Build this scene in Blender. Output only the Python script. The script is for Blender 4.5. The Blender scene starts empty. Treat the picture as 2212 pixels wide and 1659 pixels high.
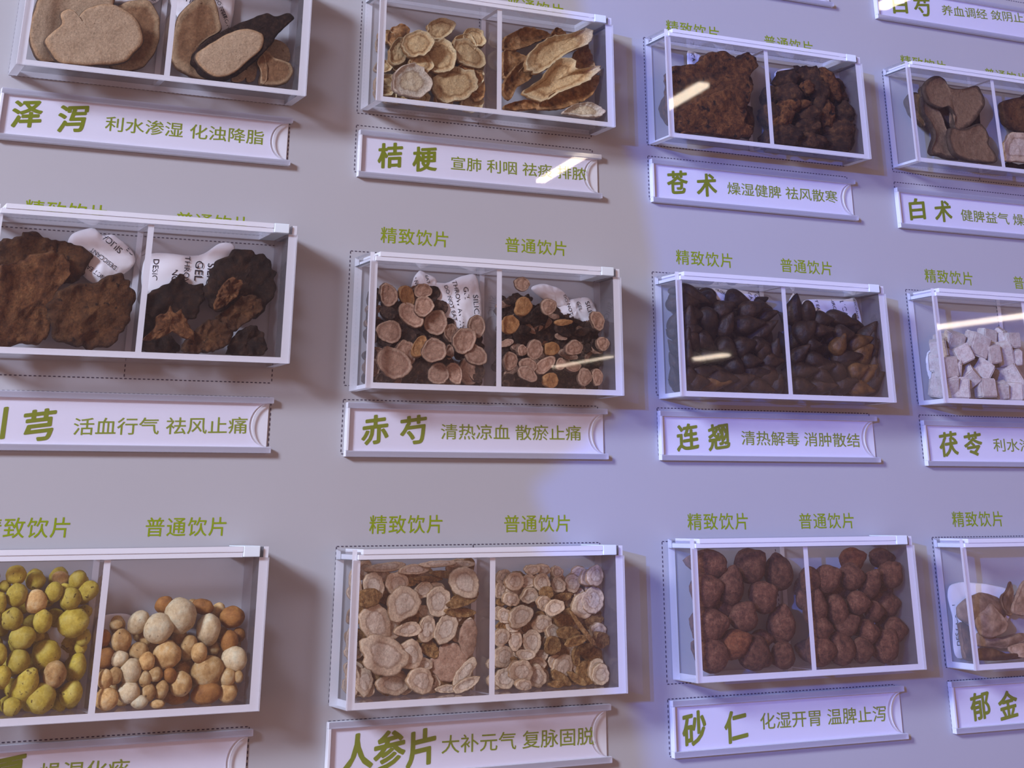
import bpy, bmesh, math, random
import numpy as np
from mathutils import Matrix, Vector, noise

# ------------------------------------------------------------------ camera, world, lights, exposure
scene = bpy.context.scene
COL = scene.collection
IW, IH = 2212.0, 1659.0
FPX, PPX, PPY = 3264.89169, 67.863793, -1305.509484
CR = np.array([[0.8914779579, -0.1933829631, -0.4097195140],
               [-0.4530150108, -0.3937793273, -0.7998220061],
               [-0.0066671252, 0.8986327787, -0.4386509757]])
CC = np.array([-0.3105068373, -0.8548132947, -0.1389334343])
cam = bpy.data.cameras.new('camera')
cam.sensor_width = 36.0
cam.lens = FPX * 36.0 / IW
cam.shift_x = -PPX / IW
cam.shift_y = PPY / IW
cam.clip_start = 0.02
cam.clip_end = 60
camo = bpy.data.objects.new('camera', cam)
M = Matrix.Identity(4)
for i in range(3):
    for j in range(3):
        M[i][j] = float(CR[i, j])
    M[i][3] = float(CC[i])
camo.matrix_world = M
COL.objects.link(camo)
scene.camera = camo

scene.view_settings.view_transform = 'Standard'
scene.view_settings.look = 'None'
scene.view_settings.gamma = 1.0
scene.view_settings.use_curve_mapping = False
scene.view_settings.exposure = 0.0
scene.cycles.transparent_max_bounces = 32
scene.cycles.max_bounces = 12

world = bpy.data.worlds.new('room_light')
scene.world = world
world.use_nodes = True
bg = world.node_tree.nodes['Background']
bg.inputs[0].default_value = (0.80, 0.42, 0.34, 1)
bg.inputs[1].default_value = 1.0


def look_at(o, target):
    d = Vector(target) - o.location
    o.rotation_euler = d.to_track_quat('-Z', 'Y').to_euler()


def area_light(name, loc, target, sx, sy, power, color):
    l = bpy.data.lights.new(name, 'AREA')
    l.shape = 'RECTANGLE'
    l.size, l.size_y, l.energy, l.color = sx, sy, power, color
    o = bpy.data.objects.new(name, l)
    o.location = loc
    look_at(o, target)
    COL.objects.link(o)
    return o


# daylight from the window at the far end of the room on the left, and a ceiling panel above it
area_light('window_daylight', (-2.2, -1.35, 0.85), (0.1, 0, 0), 0.45, 0.45, 116, (0.66, 0.76, 1.0))
area_light('ceiling_panel_light', (-0.9, -1.9, 1.45), (0.1, 0, 0), 0.7, 0.7, 3, (0.80, 0.86, 1.0))
# small blue spotlight behind and left of the viewer; its flag is added to cast a head-shaped shadow
SPOT = Vector((-2.5, -2.3, 0.40))
sl = bpy.data.lights.new('blue_spotlight_lamp', 'SPOT')
sl.energy, sl.color, sl.shadow_soft_size = 420, (0.06, 0.20, 1.0), 0.0012
sl.spot_size, sl.spot_blend = math.radians(70), 0.3
slo = bpy.data.objects.new('blue_spotlight_lamp', sl)
slo.location = SPOT
look_at(slo, (0.2, 0, 0))
COL.objects.link(slo)

# ------------------------------------------------------------------ helpers
rng = random.Random(7)


def at(px, py, dep=0.0):
    dw = CR @ np.array([(px - IW / 2 - PPX) / FPX, -(py - IH / 2 - PPY) / FPX, -1.0])
    t = (-dep - CC[1]) / dw[1]
    return CC + t * dw


ZOOM = dict(A=(0, 0, 2.989), B=(740, 0, 3.3515), C=(1360, 0, 2.5962), D=(0, 400, 2.6764), E=(720, 460, 2.9618),
            F=(1380, 500, 2.6587), G=(0, 1080, 2.8656), H=(660, 1080, 2.8658), I=(1380, 1080, 2.6587),
            J=(1900, 120, 4.609), K=(1980, 1160, 5.530))


def zp(z, u, v):
    x0, y0, s = ZOOM[z]
    return (x0 + u / s, y0 + v / s)


def lin(r, g, b, k=1.0):
    out = []
    for c in (r, g, b):
        c = c / 255.0
        c = c / 12.92 if c <= 0.04045 else ((c + 0.055) / 1.055) ** 2.4
        out.append(min(c * k, 0.92))
    return (*out, 1.0)


def new_mat(name):
    m = bpy.data.materials.new(name)
    m.use_nodes = True
    nt = m.node_tree
    for n in list(nt.nodes):
        nt.nodes.remove(n)
    out = nt.nodes.new('ShaderNodeOutputMaterial')
    return m, nt, out


def acrylic(name, tint, haze, rough=0.02, gloss=1.0, haze_col=(0.8, 0.8, 0.86, 1)):
    """thin clear sheet: see-through, mirror-like by Fresnel, a little milky"""
    m, nt, out = new_mat(name)
    N, L = nt.nodes, nt.links
    tr = N.new('ShaderNodeBsdfTransparent'); tr.inputs[0].default_value = (*tint, 1)
    gl = N.new('ShaderNodeBsdfGlossy'); gl.inputs['Roughness'].default_value = rough
    di = N.new('ShaderNodeBsdfDiffuse'); di.inputs[0].default_value = haze_col
    tl = N.new('ShaderNodeBsdfTranslucent'); tl.inputs[0].default_value = haze_col
    ad = N.new('ShaderNodeMixShader'); ad.inputs[0].default_value = 0.5
    L.new(di.outputs[0], ad.inputs[1]); L.new(tl.outputs[0], ad.inputs[2])
    mh = N.new('ShaderNodeMixShader'); mh.inputs[0].default_value = haze
    L.new(tr.outputs[0], mh.inputs[1]); L.new(ad.outputs[0], mh.inputs[2])
    fr = N.new('ShaderNodeFresnel'); fr.inputs[0].default_value = 1.49
    ge = N.new('ShaderNodeNewGeometry')
    sub = N.new('ShaderNodeMath'); sub.operation = 'SUBTRACT'; sub.inputs[0].default_value = gloss
    L.new(ge.outputs['Backfacing'], sub.inputs[1])
    mul = N.new('ShaderNodeMath'); mul.operation = 'MULTIPLY'; mul.use_clamp = True
    L.new(fr.outputs[0], mul.inputs[0]); L.new(sub.outputs[0], mul.inputs[1])
    mx = N.new('ShaderNodeMixShader')
    L.new(mul.outputs[0], mx.inputs[0]); L.new(mh.outputs[0], mx.inputs[1]); L.new(gl.outputs[0], mx.inputs[2])
    L.new(mx.outputs[0], out.inputs[0])
    return m


def frosted(name, col, through=0.4, clear=0.15):
    """sawn acrylic edge: milky white, glows with light from behind"""
    m, nt, out = new_mat(name)
    N, L = nt.nodes, nt.links
    di = N.new('ShaderNodeBsdfDiffuse'); di.inputs[0].default_value = col
    tl = N.new('ShaderNodeBsdfTranslucent'); tl.inputs[0].default_value = col
    gl = N.new('ShaderNodeBsdfGlossy'); gl.inputs['Roughness'].default_value = 0.25
    tr = N.new('ShaderNodeBsdfTransparent')
    a = N.new('ShaderNodeMixShader'); a.inputs[0].default_value = through
    b = N.new('ShaderNodeMixShader'); b.inputs[0].default_value = 0.06
    c = N.new('ShaderNodeMixShader'); c.inputs[0].default_value = clear
    L.new(di.outputs[0], a.inputs[1]); L.new(tl.outputs[0], a.inputs[2])
    L.new(a.outputs[0], b.inputs[1]); L.new(gl.outputs[0], b.inputs[2])
    L.new(b.outputs[0], c.inputs[1]); L.new(tr.outputs[0], c.inputs[2])
    L.new(c.outputs[0], out.inputs[0])
    return m


def plain(name, col, rough=0.5, spec=0.4, emit=None, strength=0.0):
    m, nt, out = new_mat(name)
    p = nt.nodes.new('ShaderNodeBsdfPrincipled')
    p.inputs['Base Color'].default_value = col
    p.inputs['Roughness'].default_value = rough
    p.inputs['Specular IOR Level'].default_value = spec
    if emit:
        p.inputs['Emission Color'].default_value = emit
        p.inputs['Emission Strength'].default_value = strength
    nt.links.new(p.outputs[0], out.inputs[0])
    return m


def herb(name, cols, scale=260.0, bump=0.35, rough=0.75, ring=None, var=0.3, spots=None, ringmix=0.85, grain=1.0):
    """dried plant surface: noise between colours, optional rings by the 'rad' attribute, own tone per piece"""
    m, nt, out = new_mat(name)
    N, L = nt.nodes, nt.links
    p = N.new('ShaderNodeBsdfPrincipled')
    p.inputs['Roughness'].default_value = rough
    p.inputs['Specular IOR Level'].default_value = 0.25
    tc = N.new('ShaderNodeTexCoord')
    oi = N.new('ShaderNodeObjectInfo')
    off = N.new('ShaderNodeVectorMath'); off.operation = 'ADD'
    L.new(tc.outputs['Object'], off.inputs[0]); L.new(oi.outputs['Random'], off.inputs[1])
    nz = N.new('ShaderNodeTexNoise'); nz.inputs['Scale'].default_value = scale
    nz.inputs['Detail'].default_value = 6.0; nz.inputs['Roughness'].default_value = 0.62
    L.new(off.outputs[0], nz.inputs['Vector'])
    rp = N.new('ShaderNodeValToRGB')
    els = rp.color_ramp.elements
    n = len(cols)
    for i, c in enumerate(cols):
        pos = 0.3 + 0.4 * i / max(1, n - 1)
        e = els[i] if i < 2 else els.new(pos)
        e.position = pos
        e.color = c
    L.new(nz.outputs['Fac'], rp.inputs[0])
    col = rp.outputs[0]
    if ring:
        at_ = N.new('ShaderNodeAttribute'); at_.attribute_name = 'rad'
        # wobble the ring radius a little
        nz2 = N.new('ShaderNodeTexNoise'); nz2.inputs['Scale'].default_value = scale * 0.9
        nz2.inputs['Detail'].default_value = 3
        L.new(off.outputs[0], nz2.inputs['Vector'])
        ma = N.new('ShaderNodeMath'); ma.operation = 'MULTIPLY_ADD'
        ma.inputs[1].default_value = 0.16; 
        L.new(nz2.outputs['Fac'], ma.inputs[0]); L.new(at_.outputs['Fac'], ma.inputs[2])
        sb = N.new('ShaderNodeMath'); sb.operation = 'SUBTRACT'; sb.inputs[1].default_value = 0.08
        L.new(ma.outputs[0], sb.inputs[0])
        dv = N.new('ShaderNodeMath'); dv.operation = 'MULTIPLY'; dv.inputs[1].default_value = 1 / 1.4
        L.new(sb.outputs[0], dv.inputs[0])
        rr = N.new('ShaderNodeValToRGB')
        for i, (pos, c) in enumerate(ring):
            e = rr.color_ramp.elements[i] if i < 2 else rr.color_ramp.elements.new(pos / 1.4)
            e.position = pos / 1.4
            e.color = c
        L.new(dv.outputs[0], rr.inputs[0])
        mx = N.new('ShaderNodeMix'); mx.data_type = 'RGBA'; mx.inputs[0].default_value = ringmix
        L.new(col, mx.inputs[6]); L.new(rr.outputs[0], mx.inputs[7])
        col = mx.outputs[2]
    if spots:
        vo = N.new('ShaderNodeTexNoise'); vo.inputs['Scale'].default_value = spots[1]; vo.inputs['Detail'].default_value = 3
        L.new(off.outputs[0], vo.inputs['Vector'])
        sr = N.new('ShaderNodeValToRGB')
        sr.color_ramp.elements[0].position = spots[2]; sr.color_ramp.elements[1].position = spots[2] + 0.07
        L.new(vo.outputs['Fac'], sr.inputs[0])
        mx2 = N.new('ShaderNodeMix'); mx2.data_type = 'RGBA'
        L.new(sr.outputs[0], mx2.inputs[0]); L.new(col, mx2.inputs[6]); mx2.inputs[7].default_value = spots[0]
        col = mx2.outputs[2]
    hs = N.new('ShaderNodeHueSaturation')
    mv = N.new('ShaderNodeMath'); mv.operation = 'MULTIPLY_ADD'
    mv.inputs[1].default_value = var; mv.inputs[2].default_value = 1.0 - var / 2
    L.new(oi.outputs['Random'], mv.inputs[0])
    fn = N.new('ShaderNodeTexNoise'); fn.inputs['Scale'].default_value = scale * 3.4
    fn.inputs['Detail'].default_value = 8.0; fn.inputs['Roughness'].default_value = 0.7
    fn.inputs['Distortion'].default_value = 0.6
    L.new(off.outputs[0], fn.inputs['Vector'])
    fr = N.new('ShaderNodeMapRange'); fr.inputs['From Min'].default_value = 0.30; fr.inputs['From Max'].default_value = 0.68
    fr.inputs['To Min'].default_value = 1 - 0.42 * grain; fr.inputs['To Max'].default_value = 1 + 0.22 * grain
    L.new(fn.outputs['Fac'], fr.inputs['Value'])
    mg = N.new('ShaderNodeMath'); mg.operation = 'MULTIPLY'
    L.new(mv.outputs[0], mg.inputs[0]); L.new(fr.outputs[0], mg.inputs[1]); L.new(mg.outputs[0], hs.inputs['Value'])
    L.new(col, hs.inputs['Color'])
    L.new(hs.outputs[0], p.inputs['Base Color'])
    bp = N.new('ShaderNodeBump'); bp.inputs['Strength'].default_value = bump
    bp.inputs['Distance'].default_value = 0.0018
    L.new(nz.outputs['Fac'], bp.inputs['Height'])
    b2 = N.new('ShaderNodeBump'); b2.inputs['Strength'].default_value = min(1.0, bump * 0.8 * grain)
    b2.inputs['Distance'].default_value = 0.0009
    L.new(fn.outputs['Fac'], b2.inputs['Height']); L.new(bp.outputs[0], b2.inputs['Normal'])
    L.new(b2.outputs[0], p.inputs['Normal'])
    L.new(p.outputs[0], out.inputs[0])
    return m


def mesh_obj(name, verts, faces, mat, parent=None, smooth=False, mats=None, fmat=None, rad=None):
    me = bpy.data.meshes.new(name)
    me.from_pydata([tuple(map(float, v)) for v in verts], [], faces)
    for mm in (mats or [mat]):
        me.materials.append(mm)
    if fmat is not None:
        me.polygons.foreach_set('material_index', fmat)
    if smooth:
        me.polygons.foreach_set('use_smooth', [True] * len(me.polygons))
    if rad is not None:
        a = me.attributes.new('rad', 'FLOAT', 'POINT')
        a.data.foreach_set('value', [float(r) for r in rad])
    me.update()
    o = bpy.data.objects.new(name, me)
    COL.objects.link(o)
    if parent:
        o.parent = parent
    return o


def empty(name, loc, rot=(0, 0, 0)):
    o = bpy.data.objects.new(name, None)
    o.empty_display_size = 0.01
    o.location = loc
    o.rotation_euler = rot
    COL.objects.link(o)
    return o


def tag(o, label, cat, group=None):
    o['label'] = label
    o['category'] = cat
    if group:
        o['group'] = group
    return o


BOXF = [(0, 3, 2, 1), (4, 5, 6, 7), (0, 1, 5, 4), (1, 2, 6, 5), (2, 3, 7, 6), (3, 0, 4, 7)]  # z-,z+,y-,x+,y+,x-


def boxes_obj(name, boxes, mats, parent=None, bevel=0.0):
    """one mesh of joined boxes; each box = (x0,x1,y0,y1,z0,z1, six material indexes or one)"""
    vs, fs, fm = [], [], []
    for b in boxes:
        x0, x1, y0, y1, z0, z1 = b[:6]
        mi = b[6] if len(b) > 6 else 0
        k = len(vs)
        vs += [(x0, y0, z0), (x1, y0, z0), (x1, y1, z0), (x0, y1, z0), (x0, y0, z1), (x1, y0, z1), (x1, y1, z1), (x0, y1, z1)]
        for i, f in enumerate(BOXF):
            fs.append(tuple(k + j for j in f))
            fm.append(mi if isinstance(mi, int) else mi[i])
    o = mesh_obj(name, vs, fs, None, parent, mats=mats, fmat=fm)
    if bevel:
        md = o.modifiers.new('bevel', 'BEVEL')
        md.width, md.segments, md.limit_method = bevel, 2, 'ANGLE'
    return o


# ------------------------------------------------------------------ materials
GREEN = plain('green_print', lin(118, 132, 22, 1.25), 0.6, 0.2)
TITLE = plain('green_title_print', lin(112, 122, 8, 1.2), 0.6, 0.2)
DOTS = plain('grey_dash_print', lin(78, 70, 84), 0.7, 0.2)
BLACK = plain('black_print', lin(30, 27, 40), 0.6, 0.2)
CARD = plain('white_card', (0.76, 0.74, 0.83, 1), 0.5, 0.3)
CLEAR = acrylic('clear_acrylic', (0.985, 0.983, 0.985), 0.012)
SIDE = acrylic('clear_acrylic_side', (0.98, 0.978, 0.985), 0.08, 0.05)
SIDE_SHADOW = acrylic('shadow_tinted_acrylic_side', (0.52, 0.50, 0.51), 0.12, 0.05)  # same clear acrylic, tinted dark to deepen the shadow right of each box
DIVI = acrylic('clear_acrylic_divider', (0.988, 0.985, 0.988), 0.015, 0.03)
LID = acrylic('clear_acrylic_lid', (0.96, 0.955, 0.965), 0.08, 0.05)
BASEP = acrylic('clear_acrylic_base', (0.88, 0.88, 0.90), 0.06, 0.05)
COVER = acrylic('clear_cover', (0.97, 0.97, 0.98), 0.02, 0.015)
EDGE = frosted('frosted_edge', (0.83, 0.83, 0.88, 1), 0.20, 0.04)
LIDHL = frosted('frosted_lid_highlight', (0.86, 0.93, 0.97, 1), 0.15, 0.05)  # bluish highlight of the lid's sawn end, put into the colour
EDGE2 = frosted('frosted_edge_soft', (0.8, 0.79, 0.85, 1), 0.45, 0.45)
PAPER = plain('packet_paper', (0.80, 0.78, 0.80, 1), 0.55, 0.3)



def C_(r, g, b, k=1.0):
    c = lin(r, g, b, k)
    return (c[0] * 0.60, c[1] * 0.57, c[2] * 0.52, 1.0)


M_YEL = herb('yellow_ball_skin', [C_(176, 150, 30, 1.12), C_(206, 184, 70, 1.16), C_(216, 200, 104, 1.12)], 210, 0.25, 0.7, var=0.35, spots=(C_(120, 95, 20), 420, 0.64), grain=0.6)
M_TAN = herb('tan_ball_skin', [C_(158, 116, 62, 1.4), C_(196, 160, 104, 1.45), C_(216, 192, 150, 1.4)], 200, 0.3, 0.75, var=0.5, spots=(C_(120, 84, 44), 420, 0.66), grain=0.6)
M_TANP = herb('pale_ball_skin', [C_(190, 166, 124, 1.4), C_(214, 194, 158, 1.4), C_(226, 212, 184, 1.35)], 200, 0.3, 0.8, var=0.2, spots=(C_(150, 120, 76), 420, 0.67), grain=0.6)
M_TANB = herb('brown_ball_skin', [C_(120, 74, 30, 1.4), C_(158, 106, 50, 1.4), C_(176, 126, 66, 1.4)], 200, 0.4, 0.7, var=0.3, grain=0.6)
M_NUT = herb('nut_skin', [C_(66, 34, 22, 1.3), C_(112, 68, 48, 1.4), C_(142, 98, 72, 1.4)], 300, 0.8, 0.72, var=0.4, grain=1.5)
M_NUTO = herb('orange_nut_skin', [C_(92, 46, 24, 1.3), C_(136, 76, 42, 1.4), C_(160, 102, 64, 1.35)], 300, 0.8, 0.72, var=0.2, grain=1.4)
M_POD = herb('pod_skin', [C_(24, 14, 10, 0.91), C_(56, 36, 22, 0.94), C_(84, 56, 34, 0.91)], 240, 0.5, 0.5, var=0.5, grain=0.6)
M_PODA = herb('amber_pod_skin', [C_(64, 40, 18, 0.91), C_(108, 70, 30, 0.91), C_(136, 94, 46, 0.91)], 240, 0.4, 0.5, var=0.4, grain=0.6)
M_CUBE = herb('white_cube_chalk', [C_(190, 174, 168, 1.35), C_(216, 204, 198, 1.30), C_(230, 222, 216, 1.25)], 300, 0.35, 0.85, var=0.12, grain=0.6)
M_GIN = herb('ginseng_slice', [C_(196, 164, 138, 1.35), C_(220, 196, 172, 1.35), C_(230, 212, 192, 1.3)], 330, 0.3, 0.75,
             ring=[(0.0, C_(206, 188, 172, 1.3)), (0.5, C_(214, 196, 180, 1.3)), (0.60, C_(160, 128, 104, 1.25)), (0.68, C_(212, 186, 160, 1.3)), (0.97, C_(216, 190, 160, 1.3)), (1.08, C_(164, 120, 70, 1.25))], var=0.22, ringmix=0.72)
M_GRY = herb('mauve_root_slice', [C_(138, 104, 84, 1.35), C_(164, 130, 108, 1.4), C_(186, 156, 134, 1.3)], 330, 0.35, 0.8, var=0.2)
M_GINB = herb('ginseng_bark', [C_(98, 62, 26, 1.3), C_(162, 118, 66, 1.35), C_(206, 166, 112, 1.3)], 420, 0.7, 0.8, var=0.3, grain=1.5)
M_PEO = herb('peony_slice', [C_(128, 92, 76, 1.35), C_(166, 128, 108, 1.4), C_(196, 164, 142, 1.35)], 330, 0.4, 0.75,
             ring=[(0.0, C_(160, 122, 100, 1.35)), (0.55, C_(184, 150, 128, 1.35)), (0.74, C_(150, 110, 90, 1.3)), (0.86, C_(196, 168, 146, 1.3)), (0.99, C_(170, 134, 108, 1.3)), (1.1, C_(58, 38, 28, 1.2))], var=0.3, ringmix=0.7)
M_PEOB = herb('peony_bark', [C_(34, 23, 17, 1.0), C_(72, 50, 39, 1.15), C_(120, 90, 72, 1.2)], 380, 0.8, 0.8, var=0.5, grain=1.5)
M_ORG = herb('orange_slice', [C_(138, 92, 52, 1.3), C_(166, 118, 72, 1.35), C_(188, 144, 98, 1.3)], 330, 0.35, 0.75, var=0.25)
M_JG = herb('bellflower_slice', [C_(168, 126, 80, 1.35), C_(206, 170, 122, 1.4), C_(226, 202, 164, 1.35)], 300, 0.5, 0.8,
            ring=[(0.0, C_(206, 184, 142, 1.35)), (0.55, C_(210, 184, 138, 1.35)), (0.66, C_(140, 100, 58, 1.25)), (0.76, C_(208, 178, 132, 1.35)), (0.96, C_(228, 204, 168, 1.35)), (1.1, C_(150, 106, 62, 1.2))], var=0.25, ringmix=0.7)
M_JGW = herb('pale_bellflower_slice', [C_(206, 186, 168, 1.35), C_(228, 212, 196, 1.3), C_(238, 226, 212, 1.25)], 300, 0.5, 0.8,
             ring=[(0.0, C_(220, 206, 176, 1.3)), (0.5, C_(216, 200, 164, 1.3)), (0.58, C_(170, 144, 112, 1.25)), (0.68, C_(230, 214, 200, 1.3)), (1.1, C_(220, 196, 176, 1.2))], var=0.1, ringmix=0.7)
M_JGB = herb('bellflower_root_piece', [C_(96, 58, 30, 1.35), C_(164, 118, 72, 1.4), C_(208, 170, 126, 1.35)], 130, 0.6, 0.8, var=0.25, grain=1.5)
M_ZX = herb('alisma_slice', [C_(146, 122, 96, 1.3), C_(184, 160, 134, 1.3), C_(204, 184, 160, 1.3)], 260, 0.35, 0.85,
            ring=[(0.0, C_(190, 168, 142, 1.3)), (0.88, C_(194, 170, 142, 1.3)), (0.98, C_(186, 150, 112, 1.3)), (1.06, C_(74, 44, 24, 1.2)), (1.3, C_(52, 32, 20, 1.2))], var=0.16, spots=(C_(120, 84, 56), 380, 0.69))
M_ZXO = herb('alisma_slice_brown', [C_(116, 84, 58, 1.3), C_(150, 114, 82, 1.35), C_(176, 142, 108, 1.3)], 200, 0.4, 0.85,
             ring=[(0.0, C_(146, 108, 76, 1.3)), (0.72, C_(138, 100, 70, 1.3)), (0.84, C_(190, 164, 130, 1.3)), (0.96, C_(196, 170, 138, 1.3)), (1.06, C_(74, 44, 24, 1.2)), (1.3, C_(52, 32, 20, 1.2))], var=0.2, spots=(C_(110, 76, 48), 380, 0.68), ringmix=0.6)
M_BARK = herb('dark_root_bark', [C_(34, 20, 14, 0.84), C_(68, 42, 30, 0.91), C_(104, 72, 54, 0.91)], 420, 1.0, 0.85, var=0.2, grain=1.5)
M_CX = herb('rhizome_slab', [C_(66, 38, 18, 0.81), C_(122, 78, 42, 0.87), C_(164, 118, 74, 0.84)], 170, 0.9, 0.85, grain=1.5,
            ring=[(0.0, C_(134, 90, 50, 0.84)), (0.6, C_(128, 82, 46, 0.84)), (0.85, C_(96, 58, 32, 0.81)), (1.0, C_(66, 38, 22, 0.74)), (1.1, C_(36, 22, 15, 0.74))], var=0.3, ringmix=0.55, spots=(C_(50, 28, 14), 300, 0.62))
M_CXD = herb('dark_rhizome_piece', [C_(26, 15, 9, 0.72), C_(58, 35, 20, 0.78), C_(96, 62, 38, 0.78)], 190, 1.0, 0.85, var=0.3, grain=1.5)
M_CXO = herb('orange_rhizome_piece', [C_(92, 54, 28, 0.98), C_(138, 88, 50, 1.01), C_(170, 120, 76, 0.98)], 190, 0.8, 0.85, var=0.2, grain=1.5)
M_CZ = herb('fibrous_root_slab', [C_(56, 30, 12, 1.10), C_(118, 70, 32, 1.19), C_(164, 108, 56, 1.15)], 260, 1.2, 0.9, var=0.2, spots=(C_(40, 20, 10), 210, 0.6), grain=1.5)
M_CZD = herb('dark_root_chunk', [C_(36, 20, 11, 0.90), C_(80, 48, 25, 1.01), C_(134, 90, 50, 1.01)], 210, 1.0, 0.8, var=0.5, grain=1.5)
M_BZ = herb('brown_root_slice', [C_(100, 76, 54, 1.3), C_(140, 112, 84, 1.35), C_(168, 140, 112, 1.3)], 200, 0.5, 0.8,
            ring=[(0.0, C_(146, 118, 90, 1.3)), (0.86, C_(142, 112, 84, 1.3)), (0.92, C_(70, 48, 34, 1.1)), (1.0, C_(40, 26, 19, 1.0)), (1.2, C_(30, 20, 15, 1.0))], var=0.2, ringmix=0.75)
M_SHL = herb('curved_root_shell', [C_(120, 90, 68, 1.3), C_(160, 128, 102, 1.35), C_(188, 160, 134, 1.3)], 150, 0.3, 0.65, var=0.35, grain=0.6)
M_SHLD = herb('dark_root_shell', [C_(66, 42, 28, 1.3), C_(104, 72, 50, 1.35), C_(140, 104, 72, 1.3)], 150, 0.4, 0.6, var=0.35, grain=0.6)

# ------------------------------------------------------------------ the wall and the room
m, nt, out = new_mat('white_wall_board')
p = nt.nodes.new('ShaderNodeBsdfPrincipled')
nz = nt.nodes.new('ShaderNodeTexNoise'); nz.inputs['Scale'].default_value = 6
tc = nt.nodes.new('ShaderNodeTexCoord'); nt.links.new(tc.outputs['Object'], nz.inputs['Vector'])
rp = nt.nodes.new('ShaderNodeValToRGB')
rp.color_ramp.elements[0].color = (0.40, 0.385, 0.40, 1); rp.color_ramp.elements[1].color = (0.425, 0.41, 0.425, 1)
nt.links.new(nz.outputs['Fac'], rp.inputs[0]); nt.links.new(rp.outputs[0], p.inputs['Base Color'])
p.inputs['Roughness'].default_value = 0.42; p.inputs['Specular IOR Level'].default_value = 0.35
nt.links.new(p.outputs[0], out.inputs[0])
WALLM = m
wall = boxes_obj('wall_back', [(-3.6, 5.5, 0.0, 0.08, -1.62, 1.62)], [WALLM])
wall['kind'] = 'structure'
fl = boxes_obj('floor', [(-3.6, 5.5, -8.0, 0.0, -1.66, -1.62)], [plain('floor_tile', lin(150, 140, 130), 0.4)])
fl['kind'] = 'structure'
ceil = boxes_obj('ceiling', [(-3.6, 12.5, -18.0, 0.0, 1.62, 1.66)], [plain('ceiling_paint', lin(150, 130, 118), 0.8)])
ceil['kind'] = 'structure'
TUBE = plain('lamp_tube', (1, 0.9, 0.8, 1), 0.5, 0.2, (1.0, 0.84, 0.66, 1), 26.0)
HOUS = plain('lamp_housing_paint', lin(220, 220, 220), 0.5)


def strip_light(xa, ya, xb, yb, w, h, label):
    t = empty('ceiling_strip_light', ((xa + xb) / 2, (ya + yb) / 2, 1.62), (0, 0, math.atan2(xa - xb, yb - ya)))
    l = math.hypot(xb - xa, yb - ya) / 2
    boxes_obj('housing', [(-w * 0.7, w * 0.7, -l - 0.02, l + 0.02, -0.04, 0.0)], [HOUS], t)
    boxes_obj('diffuser', [(-w / 2, w / 2, -l, l, -0.04 - h, -0.04)], [TUBE], t)
    tag(t, label, 'ceiling light', 'ceiling strip lights')


strip_light(3.62, -6.90, 3.31, -4.74, 0.05, 0.018, 'ceiling strip light whose glare shows on the second-row label holder')
strip_light(3.30, -3.45, 3.30, -1.80, 0.05, 0.018, 'ceiling strip light nearest the herb wall')
strip_light(9.1, -17.4, 9.1, -15.9, 0.06, 0.012, 'farthest ceiling strip light down the room')
strip_light(10.15, -15.7, 10.2, -15.1, 0.10, 0.03, 'short ceiling strip light whose glare crosses the dark pods')
strip_light(10.55, -12.0, 10.9, -8.8, 0.10, 0.035, 'ceiling strip light whose glare crosses the white cube box')

# ---- spotlight with a flag cut to a head shadow's outline, added out of view
FD = 0.42


def flag_pt(X, Z):
    """where the line lamp -> wall point (X,0,Z) meets the flag plane"""
    w = Vector((X, 0, Z)) - SPOT
    return SPOT + w * (FD / w.length) if False else SPOT + w * (FD / (-SPOT.y))


edge_px = [(1180, -160), (1225, 20), (1298, 220), (1345, 400), (1376, 560), (1382, 680), (1350, 800), (1290, 890), (1200, 970), (1112, 1038),
           (1118, 1075), (1160, 1168), (1240, 1280), (1300, 1420), (1345, 1590), (1380, 1800)]
wp = [at(x, y) for x, y in edge_px]
rows_ = [(w_[0], w_[2]) for w_ in wp]
rows_ = [(rows_[0][0] - 0.05, rows_[0][1] + 0.5)] + rows_ + [(rows_[-1][0] + 0.05, rows_[-1][1] - 0.5)]
spot = empty('spotlight', SPOT + Vector((0, -0.03, 0)))
bm = bmesh.new()
ring = []
for X_, Z_ in rows_:
    A_, B_ = flag_pt(-0.9, Z_) - spot.location, flag_pt(X_, Z_) - spot.location
    dy_ = Vector((0, 0.002, 0))
    ring.append([bm.verts.new(q) for q in (A_, B_, B_ - dy_, A_ - dy_)])
for i in range(len(ring) - 1):
    for j in range(4):
        k = (j + 1) % 4
        bm.faces.new((ring[i][j], ring[i][k], ring[i + 1][k], ring[i + 1][j]))
bm.faces.new(ring[0])
bm.faces.new(list(reversed(ring[-1])))
bmesh.ops.recalc_face_normals(bm, faces=bm.faces[:])
me = bpy.data.meshes.new('added_flag')
bm.to_mesh(me); bm.free()
me.materials.append(plain('matt_black_metal', (0.02, 0.02, 0.02, 1), 0.7))
fo = bpy.data.objects.new('added_flag', me); COL.objects.link(fo); fo.parent = spot
bmh = bmesh.new()
bmesh.ops.create_cone(bmh, cap_ends=True, segments=24, radius1=0.06, radius2=0.05, depth=0.16)
me = bpy.data.meshes.new('lamp_body'); bmh.to_mesh(me); bmh.free()
me.materials.append(me.materials[0] if me.materials else fo.data.materials[0])
lb = bpy.data.objects.new('lamp_body', me); COL.objects.link(lb); lb.parent = spot
lb.location = (0, -0.09, 0); lb.rotation_euler = (math.radians(90), 0, 0)
boxes_obj('pole', [(-0.012, 0.012, -0.1, -0.076, -1.62 - SPOT.z, -0.05)], [fo.data.materials[0]], spot)
boxes_obj('added_flag_arm', [(-0.15, -0.13, -0.09, FD + 0.03, 0.07, 0.085), (-0.15, 0.0, -0.1, -0.08, 0.03, 0.085)], [fo.data.materials[0]], spot)
tag(spot, 'unseen black spotlight on a pole with a head-outline flag, behind the viewer', 'lamp')

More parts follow.
